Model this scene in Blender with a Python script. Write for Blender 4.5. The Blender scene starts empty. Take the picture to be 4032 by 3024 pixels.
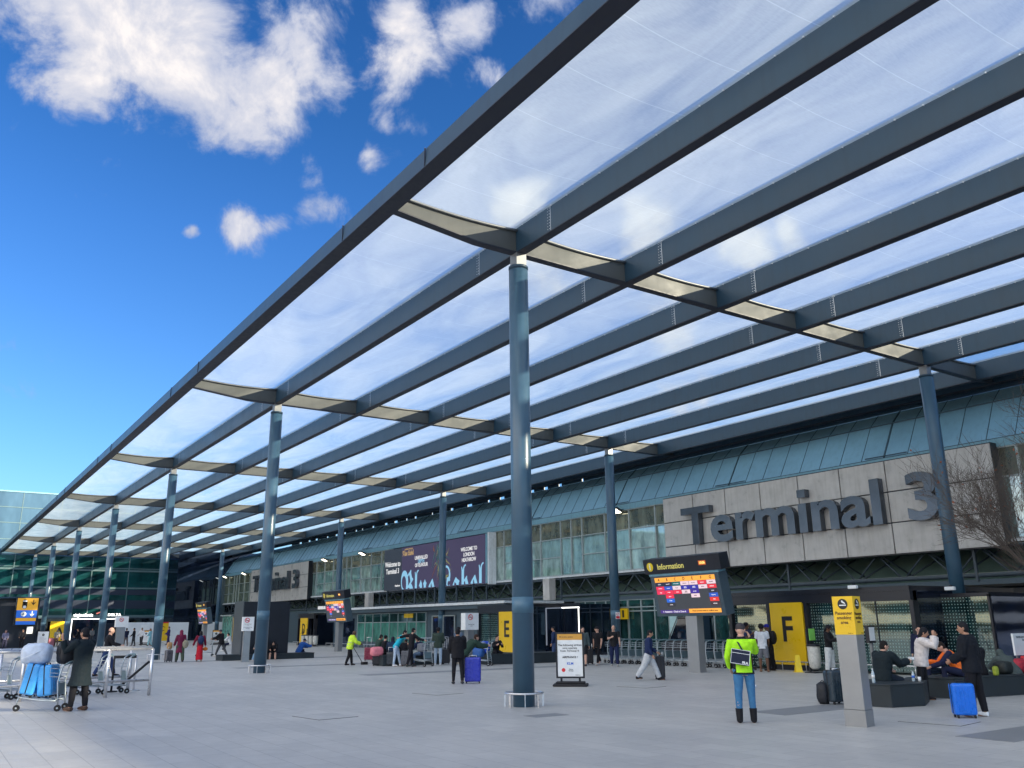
import bpy, bmesh, math, random
from mathutils import Vector, Matrix
from math import radians as R, sin, cos, pi
random.seed(7)
SC = bpy.context.scene
COL = SC.collection
TMPS = bpy.data.scenes.new('scratch'); TVL = TMPS.view_layers[0]      # scratch scene used only to evaluate text and modifiers
def evaluated_mesh(o):
    TMPS.collection.objects.link(o); TVL.update(); me = bpy.data.meshes.new_from_object(o.evaluated_get(TVL.depsgraph)); TMPS.collection.objects.unlink(o); return me
# ------------------------------------------------------------------ camera
# world: +X runs along the terminal (away), -Y is towards the terminal, Z up, metres
YAW, PITCH, ROLL = -0.5975, 0.2746, -0.01047
fw = Vector((cos(PITCH)*cos(YAW), cos(PITCH)*sin(YAW), sin(PITCH)))
rt = fw.cross(Vector((0, 0, 1))).normalized(); up = rt.cross(fw)
rt, up = cos(ROLL)*rt + sin(ROLL)*up, -sin(ROLL)*rt + cos(ROLL)*up
cam = bpy.data.cameras.new('camera'); camo = bpy.data.objects.new('camera', cam); COL.objects.link(camo)
cam.sensor_width = 36; cam.lens = 36*3341.08/4032; cam.clip_end = 3000; cam.clip_start = 0.05
camo.matrix_world = Matrix(((rt.x, up.x, -fw.x, 0), (rt.y, up.y, -fw.y, 0), (rt.z, up.z, -fw.z, 1.8), (0, 0, 0, 1)))
SC.camera = camo
# ------------------------------------------------------------------ light
SUN_EL = R(16); SUN_DIR = Vector((-0.74*cos(SUN_EL), -0.673*cos(SUN_EL), sin(SUN_EL))).normalized()
sd = bpy.data.lights.new('sun', 'SUN'); sd.energy = 5.0; sd.angle = R(0.6); sd.color = (1.0, 0.83, 0.6)
so = bpy.data.objects.new('sun', sd); COL.objects.link(so); so.rotation_euler = SUN_DIR.to_track_quat('Z', 'Y').to_euler()
so.location = (0, 0, 60)
SC.view_settings.view_transform = 'Standard'; SC.view_settings.look = 'None'
SC.view_settings.exposure = 1.7; SC.view_settings.gamma = 1
W = bpy.data.worlds.new('World'); SC.world = W; W.use_nodes = True
SC.cycles.max_bounces = 8; SC.cycles.transparent_max_bounces = 12
SC.cycles.use_denoising = True

class NT:
    def __init__(s, nt): s.nt = nt; s.n = nt.nodes; s.l = nt.links
    def add(s, typ, **kw):
        nd = s.n.new(typ)
        for k, v in kw.items():
            if k.startswith('i_'):
                key = k[2:]; key = int(key) if key.isdigit() else key.replace('_', ' ')
                s.set(nd.inputs[key], v)
            else: setattr(nd, k, v)
        return nd
    def set(s, sock, v):
        if isinstance(v, bpy.types.NodeSocket): s.l.new(v, sock)
        elif isinstance(v, bpy.types.Node): s.l.new(v.outputs[0], sock)
        else: sock.default_value = v
    def math(s, op, a, b=0.0, c=0.0, clamp=False):
        nd = s.n.new('ShaderNodeMath'); nd.operation = op; nd.use_clamp = clamp
        s.set(nd.inputs[0], a); s.set(nd.inputs[1], b); s.set(nd.inputs[2], c); return nd.outputs[0]
    def vmath(s, op, a, b=None, out=0):
        nd = s.n.new('ShaderNodeVectorMath'); nd.operation = op; s.set(nd.inputs[0], a)
        if b is not None: s.set(nd.inputs[1], b)
        return nd.outputs[out]
    def mix(s, f, a, b, blend='MIX'):
        nd = s.n.new('ShaderNodeMix'); nd.data_type = 'RGBA'; nd.blend_type = blend
        s.set(nd.inputs[0], f); s.set(nd.inputs[6], a); s.set(nd.inputs[7], b); return nd.outputs[2]
    def ramp(s, f, stops):
        nd = s.n.new('ShaderNodeValToRGB'); s.set(nd.inputs[0], f); e = nd.color_ramp.elements
        while len(e) < len(stops): e.new(0.5)
        for el, (p, c) in zip(e, stops):
            el.position = p; el.color = c if len(c) == 4 else (*c, 1)
        return nd.outputs[0]
    def maprange(s, v, a, b, c=0.0, d=1.0, smooth=False):
        nd = s.n.new('ShaderNodeMapRange'); nd.interpolation_type = 'SMOOTHSTEP' if smooth else 'LINEAR'
        s.set(nd.inputs[0], v)
        for i, x in enumerate((a, b, c, d)): s.set(nd.inputs[i+1], x)
        return nd.outputs[0]

w = NT(W.node_tree); w.n.clear()
sky = w.add('ShaderNodeTexSky'); sky.sky_type = 'NISHITA'; sky.sun_disc = False
sky.sun_elevation = SUN_EL; sky.sun_rotation = math.atan2(SUN_DIR.x, SUN_DIR.y)
sky.altitude = 50; sky.air_density = 1.2; sky.dust_density = 0.35; sky.ozone_density = 2.2
tc = w.add('ShaderNodeTexCoord')
dirv = tc.outputs['Generated']
hsv = w.add('ShaderNodeHueSaturation', i_Saturation=1.0, i_Value=.95, i_Color=sky.outputs[0])
# clouds: cumulus patches placed by direction in the sky, broken up with noise
sp = w.add('ShaderNodeSeparateXYZ', i_0=dirv)
BL = [((.843, -.01, .538), .065, .8), ((.819, -.06, .571), .11, 1.2), ((.81, -.13, .577), .12, 1.5), ((.81, -.175, .556), .10, 1.25),
      ((.824, -.21, .528), .075, .85), ((.836, -.157, .53), .07, .7), ((.80, -.04, .60), .10, 1.1), ((.75, -.25, .613), .085, 1.0), ((.716, -.343, .608), .075, 1.15),
      ((.765, -.27, .585), .07, .85), ((.80, -.22, .565), .07, .95), ((.845, -.075, .53), .06, 1.0), ((.671, -.397, .626), .055, 1.0), ((.684, -.438, .583), .03, .9), ((.824, -.297, .483), .028, .8),
      ((.838, -.309, .452), .040, .9), ((.873, -.245, .421), .045, .95), ((.858, -.275, .432), .03, .85), ((.891, -.189, .412), .014, 1.1), ((.79, -.345, .505), .02, .75), ((.76, -.36, .54), .02, .7), ((.71, -.36, .52), .03, .45), ((.60, -.45, .66), .06, .9),
      ((.724, -.505, .47), .045, 1.15), ((.646, -.617, .45), .055, 1.3), ((.585, -.70, .41), .055, 1.2), ((.537, -.735, .413), .03, 1.1),
      ((.747, -.539, .388), .06, .9), ((.661, -.673, .331), .06, .9), ((.66, -.704, .263), .05, .8),
      ((-.3, .75, .35), .6, 1.3), ((.2, .85, .35), .6, 1.4), ((-.7, .5, .5), .5, 1.2), ((.5, .7, .4), .45, 1.4), ((.75, .45, .6), .25, 1.0), ((0, .3, .95), .5, 1.2), ((-.5, -.1, .85), .4, 1.1)]  # unseen clouds behind the view, added to light the ground
acc = None
warp = w.add('ShaderNodeTexNoise', i_Vector=dirv, i_Scale=14.0, i_Detail=4.0)
wv = w.vmath('ADD', dirv, w.vmath('SCALE', w.vmath('SUBTRACT', warp.outputs['Color'], (.5, .5, .5)), None))
for nd in w.n:
    if nd.type == 'VECT_MATH' and nd.operation == 'SCALE': nd.inputs['Scale'].default_value = 0.05
for c, r, a in BL:
    d = w.vmath('DISTANCE', wv, Vector(c).normalized(), out=1)
    m = w.maprange(d, r*1.35, 0.0, 0.0, a, smooth=True)
    acc = m if acc is None else w.math('MAXIMUM', acc, m)
n1 = w.add('ShaderNodeTexNoise', i_Vector=dirv, i_Scale=12.0, i_Detail=15.0, i_Roughness=0.62, i_Distortion=0.35)
n2 = w.add('ShaderNodeTexNoise', i_Vector=dirv, i_Scale=7.0, i_Detail=5.0, i_Roughness=0.6)
dens = w.math('SUBTRACT', w.math('ADD', w.math('MULTIPLY', acc, 0.62), w.math('MULTIPLY', n1.outputs[0], 1.75)), 1.13)
alpha = w.maprange(dens, -0.04, 0.38, 0.0, 1.0, smooth=True)
hz = w.maprange(sp.outputs[2], 0.0, 0.05)
alpha = w.math('MULTIPLY', alpha, hz)
shade = w.maprange(w.math('ADD', dens, w.math('MULTIPLY', n2.outputs[0], 0.9)), 0.38, 1.18)
ccol = w.ramp(shade, [(0.0, (1.0, 1.32, 1.95)), (0.40, (1.5, 1.68, 2.1)), (.7, (2.15, 2.2, 2.35)), (1.0, (3.1, 2.95, 2.75))])
back = w.maprange(w.vmath('DOT_PRODUCT', dirv, (-.42, .86, .28), out=1), .15, .75, .68, 2.6)   # unseen clouds behind the view brightened as fill for the ground
cmul = w.vmath('MULTIPLY', ccol, w.add('ShaderNodeCombineXYZ', i_0=back, i_1=w.math('ADD', w.math('MULTIPLY', back, .95), .03), i_2=w.math('ADD', w.math('MULTIPLY', back, .80), .17)).outputs[0])
grad = w.ramp(sp.outputs[2], [(0.0, (.26, .38, .60)), (.2, (.18, .33, .56)), (.42, (.115, .265, .50)), (.54, (.082, .225, .43)), (.68, (.065, .195, .39))])
fin = w.mix(alpha, w.mix(1.0, hsv.outputs[0], grad, 'MULTIPLY'), cmul)
bg = w.add('ShaderNodeBackground', i_Color=fin, i_Strength=0.15)
wo = w.add('ShaderNodeOutputWorld'); w.l.new(bg.outputs[0], wo.inputs[0])

# ------------------------------------------------------------------ materials
MATS = {}
def mat(name, col, rough=0.5, metal=0.0, var=0.12, scale=6.0, bump=0.0, bscale=60.0, spec=0.5, emit=None, estr=1.0, coat=0.0, dirt=0.0):
    if name in MATS: return MATS[name]
    m = bpy.data.materials.new(name); m.use_nodes = True; t = NT(m.node_tree)
    b = t.n['Principled BSDF']; b.inputs['Roughness'].default_value = rough; b.inputs['Metallic'].default_value = metal
    b.inputs['Specular IOR Level'].default_value = spec; b.inputs['Coat Weight'].default_value = coat
    tcn = t.add('ShaderNodeTexCoord')
    ns = t.add('ShaderNodeTexNoise', i_Vector=tcn.outputs['Object'], i_Scale=scale, i_Detail=5.0, i_Roughness=0.6)
    lo = tuple(max(0, c*(1-var)) for c in col); hi = tuple(min(1, c*(1+var)) for c in col)
    cc = t.mix(t.maprange(ns.outputs[0], 0.3, 0.7), (*lo, 1), (*hi, 1))
    if dirt > 0:
        n3 = t.add('ShaderNodeTexNoise', i_Vector=t.vmath('MULTIPLY', tcn.outputs['Object'], (3, 3, .35)), i_Scale=2.0, i_Detail=6.0)
        cc = t.mix(t.maprange(n3.outputs[0], 0.48, 0.75, 0.0, dirt), cc, (col[0]*.5, col[1]*.48, col[2]*.42, 1))
    t.l.new(cc, b.inputs['Base Color'])
    t.set(b.inputs['Roughness'], t.maprange(ns.outputs[0], 0.3, 0.7, max(0.02, rough*0.85), min(1, rough*1.15)))
    if bump > 0:
        nb = t.add('ShaderNodeTexNoise', i_Vector=tcn.outputs['Object'], i_Scale=bscale, i_Detail=4.0)
        bp = t.add('ShaderNodeBump', i_Strength=bump, i_Distance=0.02, i_Height=nb.outputs[0]); t.l.new(bp.outputs[0], b.inputs['Normal'])
    if emit: b.inputs['Emission Color'].default_value = (*emit, 1); b.inputs['Emission Strength'].default_value = estr
    MATS[name] = m; return m
def emat(name, col, s=1.0):
    return mat(name, tuple(c*.3 for c in col), 0.4, emit=col, estr=s*.30, var=0.02)
M = dict(
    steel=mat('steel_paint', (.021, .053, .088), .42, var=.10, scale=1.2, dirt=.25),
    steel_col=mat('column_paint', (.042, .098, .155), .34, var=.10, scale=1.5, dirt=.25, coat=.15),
    sleeve=mat('sleeve_paint', (.07, .15, .22), .42, var=.06),
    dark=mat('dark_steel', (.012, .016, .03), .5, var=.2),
    black=mat('black_panel', (.008, .010, .018), .35, var=.2, scale=2),
    blackstone=mat('black_bench_board', (.014, .022, .028), .55, var=.25, scale=4, bump=.15),
    stub=mat('galvanised', (.20, .21, .22), .45, .3, var=.15),
    web=mat('row_web_paint', (.075, .082, .080), .6, var=.12, scale=1.0, dirt=.2),
    chrome=mat('brushed_steel', (.68, .68, .70), .3, .85, var=.1, scale=9),
    cart=mat('cart_tube', (.42, .47, .51), .35, .6, var=.1),
    cartp=mat('cart_plastic', (.13, .20, .23), .5, var=.1),
    rubber=mat('rubber', (.012, .012, .015), .7),
    roof=mat('roof_panel', (.18, .355, .48), .42, var=.14, scale=.35, dirt=.22, bump=.05, bscale=4),
    seam=mat('roof_seam', (.03, .07, .10), .6),
    gutter=mat('gutter_panel', (.16, .33, .42), .5, var=.1, dirt=.3),
    concrete=mat('sign_stone', (.50, .475, .455), .30, var=.13, scale=1.4, dirt=.35, bump=.05, bscale=30),
    frame=mat('window_frame', (.36, .41, .42), .4, .3, var=.1),
    truss=mat('truss_paint', (.045, .065, .085), .5, var=.15),
    letter=mat('letter_metal', (.105, .12, .145), .24, .6, var=.25, scale=.8),
    letter_s=mat('letter_side', (.02, .02, .03), .5),
    yellow=mat('yellow_panel', (.80, .50, .012), .3, var=.05, scale=1.5),
    yellow2=mat('yellow_plastic', (.82, .60, .02), .45),
    white=mat('white_paint', (.78, .80, .82), .45, var=.05),
    pale=mat('pale_hoarding', (.72, .75, .78), .5, var=.06, scale=.8),
    porch=mat('porch_edge', (.68, .71, .74), .45, var=.1, dirt=.3),
    wall=mat('grey_wall', (.05, .08, .105), .5, var=.12),
    soffit=mat('soffit_green', (.15, .23, .20), .6, var=.25, scale=.8),
    ink=mat('black_ink', (.01, .01, .012), .5),
    brown=mat('brown_ink', (.06, .015, .01), .5),
    red=mat('red_paint', (.65, .02, .03), .45),
    blue=mat('blue_paint', (.01, .12, .60), .45),
    green=mat('green_label', (.25, .65, .12), .5),
    bag=mat('bin_liner', (.55, .55, .52), .45, var=.2, scale=14, bump=.5, bscale=20),
    beige=mat('opposite_concrete', (.52, .50, .45), .75, var=.12, scale=.3),
    bark=mat('bark', (.10, .078, .065), .85, var=.35, scale=20, bump=.3),
    leaf=mat('dead_leaf', (.30, .08, .03), .7, var=.4),
    lamp=emat('lamp_glow', (1, .93, .72), 9),
    strip=emat('white_strip', (1, .97, .92), 3.2),
)
def glassmat(name, base, refl, rough=0.03, tint=(1, 1, 1), wav=.06, wscale=1.2, dots=None, ns=1.3):
    m = bpy.data.materials.new(name); m.use_nodes = True; t = NT(m.node_tree); t.n.remove(t.n['Principled BSDF'])
    tcn = t.add('ShaderNodeTexCoord')
    nz = t.add('ShaderNodeTexNoise', i_Vector=tcn.outputs['Object'], i_Scale=wscale, i_Detail=2.0)
    bp = t.add('ShaderNodeBump', i_Strength=wav, i_Distance=0.25, i_Height=nz.outputs[0])
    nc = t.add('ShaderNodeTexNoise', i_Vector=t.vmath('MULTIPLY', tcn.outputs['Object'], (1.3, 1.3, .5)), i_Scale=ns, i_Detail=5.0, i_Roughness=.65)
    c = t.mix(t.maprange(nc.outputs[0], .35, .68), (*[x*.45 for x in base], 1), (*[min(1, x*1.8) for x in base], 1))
    d = t.add('ShaderNodeBsdfDiffuse', i_Color=c)
    g = t.add('ShaderNodeBsdfGlossy', i_Roughness=rough, i_Color=(*tint, 1)); t.l.new(bp.outputs[0], g.inputs['Normal'])
    fr = t.add('ShaderNodeLayerWeight', i_Blend=.35)
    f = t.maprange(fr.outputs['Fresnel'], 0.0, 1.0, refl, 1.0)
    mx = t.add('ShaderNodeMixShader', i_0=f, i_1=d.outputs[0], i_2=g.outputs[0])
    out = t.n['Material Output']
    if dots:
        s3 = t.add('ShaderNodeSeparateXYZ', i_0=tcn.outputs['Object'])
        hx = t.math('SUBTRACT', t.math('FRACT', t.math('MULTIPLY', t.math('ADD', s3.outputs[0], s3.outputs[1]), 1/dots)), .5)
        hz_ = t.math('SUBTRACT', t.math('FRACT', t.math('MULTIPLY', s3.outputs[2], 1/dots)), .5)
        rr = t.math('SQRT', t.math('ADD', t.math('MULTIPLY', hx, hx), t.math('MULTIPLY', hz_, hz_)))
        dd = t.add('ShaderNodeBsdfDiffuse', i_Color=(.30, .40, .38, 1))
        m2 = t.add('ShaderNodeMixShader', i_0=t.math('LESS_THAN', rr, .17), i_1=mx.outputs[0], i_2=dd.outputs[0]); mx = m2
    t.l.new(mx.outputs[0], out.inputs[0]); return m
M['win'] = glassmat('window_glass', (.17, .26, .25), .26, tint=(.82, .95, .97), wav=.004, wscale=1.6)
M['win_top'] = glassmat('window_glass_top', (.13, .135, .10), .22, tint=(.9, .9, .8), wav=.004, wscale=1.2)  # top panes: beige reflection put into the base colour
M['win_low'] = glassmat('window_glass_low', (.27, .36, .33), .22, tint=(.9, .97, .97), wav=.004, wscale=1.2)  # lower panes: pale reflected tone put into the base colour
M['wing'] = glassmat('window_glass_warm', (.10, .12, .08), .30, tint=(.9, .92, .8), wav=.03, wscale=1.6)
M['glass'] = glassmat('shop_glass', (.012, .045, .045), .10, tint=(.7, .85, .85), wav=.004)
M['dglass'] = glassmat('dotted_glass', (.008, .035, .038), .14, tint=(.8, .95, .9), wav=.003, dots=.105)
M['dark_glass'] = glassmat('dark_glass', (.006, .010, .02), .05, tint=(.6, .7, .9), wav=.004)
M['green_glass'] = glassmat('green_curtain_glass', (.006, .042, .045), .02, tint=(.28, .5, .5), wav=.02, wscale=.35, ns=.22)
M['sky_glass'] = glassmat('sky_curtain_glass', (.05, .10, .15), .03, tint=(.5, .62, .75), wav=.004, wscale=.2, ns=.08)
M['frost'] = glassmat('frosted_green_glass', (.05, .19, .155), .08, rough=.2, tint=(.7, .9, .8))

# ------------------------------------------------------------------ mesh helpers
class MB:
    def __init__(s): s.v = []; s.f = []; s.sm = []
    def _add(s, vs, fs, smooth=False):
        o = len(s.v); s.v += [tuple(v) for v in vs]
        for f in fs: s.f.append([i+o for i in f]); s.sm.append(smooth)
        return s
    def box(s, a, b, rz=0, about=None):
        x0, y0, z0 = a; x1, y1, z1 = b
        vs = [Vector((x, y, z)) for z in (z0, z1) for x, y in ((x0, y0), (x1, y0), (x1, y1), (x0, y1))]
        if rz:
            c = Vector(about) if about else Vector(((x0+x1)/2, (y0+y1)/2, 0)); m = Matrix.Rotation(rz, 3, 'Z')
            vs = [m @ (v-c)+c for v in vs]
        if (x1-x0)*(y1-y0)*(z1-z0) < 0: fs = [[0, 1, 2, 3], [7, 6, 5, 4], [4, 5, 1, 0], [5, 6, 2, 1], [6, 7, 3, 2], [7, 4, 0, 3]]
        else: fs = [[3, 2, 1, 0], [4, 5, 6, 7], [0, 1, 5, 4], [1, 2, 6, 5], [2, 3, 7, 6], [3, 0, 4, 7]]
        return s._add(vs, fs)
    def prism(s, pts, d):   # pts: closed loop of 3D points, extruded by vector d
        n = len(pts); d = Vector(d); P = [Vector(p) for p in pts]
        nn = Vector((0, 0, 0))
        for i in range(n): nn += P[i].cross(P[(i+1) % n])
        if nn.dot(d) > 0: P = P[::-1]
        vs = P+[p+d for p in P]
        return s._add(vs, [list(range(n)), list(range(2*n-1, n-1, -1))]+[[(i+1) % n, i, n+i, n+(i+1) % n] for i in range(n)])
    def tube(s, pts, r, n=8, closed=False, caps=True, ry=None, ref=None):
        P = [Vector(p) for p in pts]; m = len(P); rs = r if isinstance(r, (list, tuple)) else [r]*m
        rys = ry if isinstance(ry, (list, tuple)) else ([ry]*m if ry else rs)
        t0 = (P[1]-P[0]).normalized()
        a = Vector(ref) if ref is not None else (Vector((0, 0, 1)) if abs(t0.z) < .9 else Vector((1, 0, 0)))
        vs = []; fs = []
        for i in range(m):
            if closed: t = (P[(i+1) % m]-P[i-1])
            else: t = (P[min(i+1, m-1)]-P[max(i-1, 0)])
            t.normalize(); u = t.cross(a)
            if u.length < 1e-4: u = t.orthogonal()
            u.normalize(); v = u.cross(t); 
            if ref is None: a = v
            for k in range(n):
                an = 2*pi*k/n; vs.append(P[i]+u*cos(an)*rs[i]+v*sin(an)*rys[i])
        for i in range(m if closed else m-1):
            j = (i+1) % m
            for k in range(n):
                k2 = (k+1) % n; fs.append([i*n+k, i*n+k2, j*n+k2, j*n+k])
        s._add(vs, fs, True)
        if caps and not closed:
            o = len(s.v)-len(vs)
            s.f.append([o+k for k in range(n)][::-1]); s.sm.append(False)
            s.f.append([o+(m-1)*n+k for k in range(n)]); s.sm.append(False)
        return s
    def ell(s, c, r, nu=12, nv=8, rot=None):
        vs = []; fs = []; c = Vector(c)
        for j in range(nv+1):
            ph = -pi/2+pi*j/nv
            for i in range(nu):
                th = 2*pi*i/nu; p = Vector((r[0]*cos(ph)*cos(th), r[1]*cos(ph)*sin(th), r[2]*sin(ph)))
                if rot: p = rot @ p
                vs.append(c+p)
        for j in range(nv):
            for i in range(nu):
                i2 = (i+1) % nu; fs.append([j*nu+i, j*nu+i2, (j+1)*nu+i2, (j+1)*nu+i])
        return s._add(vs, fs, True)
    def quad(s, a, b, c, d, smooth=False): return s._add([a, b, c, d], [[0, 1, 2, 3]], smooth)
    def disc(s, c, r, n=20, axis='z', h=0.01):
        c = Vector(c); P = []
        for i in range(n):
            an = 2*pi*i/n; P.append(c+Vector({'z': (cos(an)*r, sin(an)*r, 0), 'y': (cos(an)*r, 0, sin(an)*r), 'x': (0, cos(an)*r, sin(an)*r)}[axis]))
        return s.prism(P, {'z': (0, 0, h), 'y': (0, h, 0), 'x': (h, 0, 0)}[axis])
    def xf(s, m):
        s.v = [tuple(m @ Vector(v)) for v in s.v]; return s
    def join(s, o, m=None):
        vs = [m @ Vector(v) for v in o.v] if m else o.v
        off = len(s.v); s.v += [tuple(v) for v in vs]
        for f, q in zip(o.f, o.sm): s.f.append([i+off for i in f]); s.sm.append(q)
        return s
    def build(s, name, mt, parent=None, bevel=0, seg=1, **tags):
        me = bpy.data.meshes.new(name); me.from_pydata(s.v, [], s.f); me.polygons.foreach_set('use_smooth', s.sm)
        me.materials.append(mt if not isinstance(mt, str) else M[mt]); me.update()
        o = bpy.data.objects.new(name, me); COL.objects.link(o)
        if parent: o.parent = parent
        if bevel:
            b = o.modifiers.new('bevel', 'BEVEL'); b.width = bevel; b.segments = seg; b.limit_method = 'ANGLE'
        for k, v in tags.items(): o[k] = v
        return o
def thing(name, label, cat, loc=(0, 0, 0), rz=0, group=None):
    o = bpy.data.objects.new(name, None); COL.objects.link(o); o.location = loc; o.rotation_euler = (0, 0, rz)
    o.empty_display_size = .3; o['label'] = label; o['category'] = cat
    if group: o['group'] = group
    return o
def dup(root, loc=None, rz=None, label=None):
    r = root.copy(); COL.objects.link(r)
    if loc is not None: r.location = loc
    if rz is not None: r.rotation_euler = (0, 0, rz)
    if label: r['label'] = label
    for ch in list(root.children):
        c = ch.copy(); COL.objects.link(c); c.parent = r
        for g in list(ch.children):
            d = g.copy(); COL.objects.link(d); d.parent = c
    return r
def struct(o): o['kind'] = 'structure'; return o
def tag(o, label, cat, group=None):
    o['label'] = label; o['category'] = cat
    if group: o['group'] = group
    return o
def text_mb(txt, size, bold=0.0, ext=0.0, align='CENTER', sx=1.0, shear=0.0, spacing=1.0, line=1.0):
    cu = bpy.data.curves.new('t', 'FONT'); cu.body = txt; cu.size = size; cu.offset = bold; cu.extrude = ext/2
    cu.align_x = align; cu.align_y = 'CENTER'; cu.resolution_u = 4; cu.shear = shear; cu.space_character = spacing; cu.space_line = line
    o = bpy.data.objects.new('t', cu)
    me = evaluated_mesh(o); mb = MB()
    mb.v = [(v.co.x*sx, v.co.y, v.co.z+ext/2) for v in me.vertices]; mb.f = [list(p.vertices) for p in me.polygons]; mb.sm = [False]*len(mb.f)
    bpy.data.objects.remove(o); bpy.data.curves.remove(cu); bpy.data.meshes.remove(me); return mb
def face(origin, yaw=pi/2):   # local (right, up, out) frame -> world; out points along yaw
    out = Vector((cos(yaw), sin(yaw), 0)); u = Vector((0, 0, 1)); r = u.cross(out)
    return Matrix(((r.x, u.x, out.x, origin[0]), (r.y, u.y, out.y, origin[1]), (r.z, u.z, out.z, origin[2]), (0, 0, 0, 1)))
def rect(w_, h_, cx=0, cy=0, t=.004, z=0):
    return MB().box((cx-w_/2, cy-h_/2, z), (cx+w_/2, cy+h_/2, z+t))
# ------------------------------------------------------------------ ground
def ground_mat():
    m = bpy.data.materials.new('granite_paving'); m.use_nodes = True; t = NT(m.node_tree); b = t.n['Principled BSDF']
    tcn = t.add('ShaderNodeTexCoord'); co = tcn.outputs['Object']
    br = t.add('ShaderNodeTexBrick', i_Vector=co, i_Scale=1.0); br.offset = .5
    br.inputs['Color1'].default_value = (.0, 0, 0, 1); br.inputs['Color2'].default_value = (1, 1, 1, 1); br.inputs['Mortar'].default_value = (.5, .5, .5, 1)
    br.inputs['Mortar Size'].default_value = .006; br.inputs['Brick Width'].default_value = .9; br.inputs['Row Height'].default_value = .45
    n = t.add('ShaderNodeTexNoise', i_Vector=co, i_Scale=.35, i_Detail=6.0, i_Roughness=.6)
    n2 = t.add('ShaderNodeTexNoise', i_Vector=co, i_Scale=3.5, i_Detail=6.0, i_Roughness=.65)
    n3 = t.add('ShaderNodeTexNoise', i_Vector=co, i_Scale=90.0, i_Detail=2.0)
    c = t.mix(br.outputs['Color'], (.455, .445, .43, 1), (.52, .507, .485, 1))
    c = t.mix(t.maprange(n.outputs[0], .35, .68, 0, .55), c, (.33, .335, .34, 1))
    c = t.mix(t.maprange(n2.outputs[0], .55, .75, 0, .35), c, (.54, .53, .53, 1))
    c = t.mix(t.maprange(n3.outputs[0], .35, .7, 0, .25), c, (.31, .31, .32, 1))
    c = t.mix(t.math('MULTIPLY', br.outputs['Fac'], .5), c, (.15, .15, .16, 1))
    sp_ = t.add('ShaderNodeTexVoronoi', i_Vector=co, i_Scale=1.1); c = t.mix(t.math('MULTIPLY', t.math('LESS_THAN', sp_.outputs['Distance'], .03), .5), c, (.16, .16, .165, 1))
    n4 = t.add('ShaderNodeTexNoise', i_Vector=t.vmath('MULTIPLY', co, (.25, 1.3, 1)), i_Scale=.8, i_Detail=7.0, i_Roughness=.7); c = t.mix(t.maprange(n4.outputs[0], .52, .72, 0, .4), c, (.32, .32, .32, 1))
    t.l.new(c, b.inputs['Base Color']); t.set(b.inputs['Roughness'], t.maprange(n2.outputs[0], .3, .7, .38, .6))
    bp = t.add('ShaderNodeBump', i_Strength=.25, i_Distance=.004, i_Height=t.math('SUBTRACT', n3.outputs[0], t.math('MULTIPLY', br.outputs['Fac'], 2.0)))
    t.l.new(bp.outputs[0], b.inputs['Normal']); return m
GM = ground_mat()
struct(MB().quad((-300, -500, 0), (700, -500, 0), (700, 400, 0), (-300, 400, 0)).build('ground', GM))
bm_ = mat('dark_band_tone', (.215, .222, .235), .5, var=.12, scale=3, bump=.1)
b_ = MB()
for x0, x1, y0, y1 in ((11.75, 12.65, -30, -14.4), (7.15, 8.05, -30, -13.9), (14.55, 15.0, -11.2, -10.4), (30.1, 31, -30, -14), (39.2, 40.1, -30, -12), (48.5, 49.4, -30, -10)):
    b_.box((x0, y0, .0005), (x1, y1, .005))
struct(b_.build('dark_band', bm_))  # thin darker sheets laid just above the ground
# ------------------------------------------------------------------ canopy
X0, S = 16.6335, 18.3387
PYS = [-11.5528+3.7245*(1-j) for j in range(8)]     # purlin lines, 0 = front fascia
PYS[0] = -7.98
KS = list(range(-2, 7)); XA, XB = X0-2*S, X0+6*S
canopy = thing('canopy', 'long steel and translucent membrane canopy over the forecourt on round columns', 'canopy')
def fabric_mat():
    m = bpy.data.materials.new('membrane'); m.use_nodes = True; t = NT(m.node_tree); t.n.remove(t.n['Principled BSDF'])
    tcn = t.add('ShaderNodeTexCoord'); co = tcn.outputs['Object']; s3 = t.add('ShaderNodeSeparateXYZ', i_0=co)
    n = t.add('ShaderNodeTexNoise', i_Vector=t.vmath('MULTIPLY', co, (.22, .55, 1)), i_Scale=1.0, i_Detail=5.0, i_Roughness=.55, i_Distortion=.8)
    nf = t.add('ShaderNodeTexNoise', i_Vector=t.vmath('MULTIPLY', co, (40, 8, 8)), i_Scale=1.0, i_Detail=3.0)
    line = t.math('LESS_THAN', t.math('ABSOLUTE', t.math('SUBTRACT', t.math('FRACT', t.math('MULTIPLY', s3.outputs[0], .62)), .5)), .006)
    col = (.70, .81, .86, 1)
    tr = t.add('ShaderNodeBsdfTransparent', i_Color=(.86, .93, .97, 1))
    tl = t.add('ShaderNodeBsdfTranslucent', i_Color=col); df = t.add('ShaderNodeBsdfDiffuse', i_Color=col)
    a = t.add('ShaderNodeMixShader', i_0=.62, i_1=df.outputs[0], i_2=tl.outputs[0])
    f = t.math('ADD', t.maprange(n.outputs[0], .32, .68, .32, .57), t.math('MULTIPLY', t.math('SUBTRACT', nf.outputs[0], .5), .12))
    f = t.math('ADD', f, t.math('MULTIPLY', line, .12), clamp=True)
    b = t.add('ShaderNodeMixShader', i_0=f, i_1=tr.outputs[0], i_2=a.outputs[0])
    g = t.add('ShaderNodeBsdfGlossy', i_Roughness=.25, i_Color=(.8, .9, 1, 1))
    c = t.add('ShaderNodeMixShader', i_0=.05, i_1=b.outputs[0], i_2=g.outputs[0])
    t.l.new(c.outputs[0], t.n['Material Output'].inputs[0]); return m
FM = fabric_mat()
ZT = 11.71; SAG = .085
def ftop(j, y):
    t = (PYS[j]-y)/(PYS[j]-PYS[j+1]); return ZT-.03-SAG*4*t*(1-t)
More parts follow.
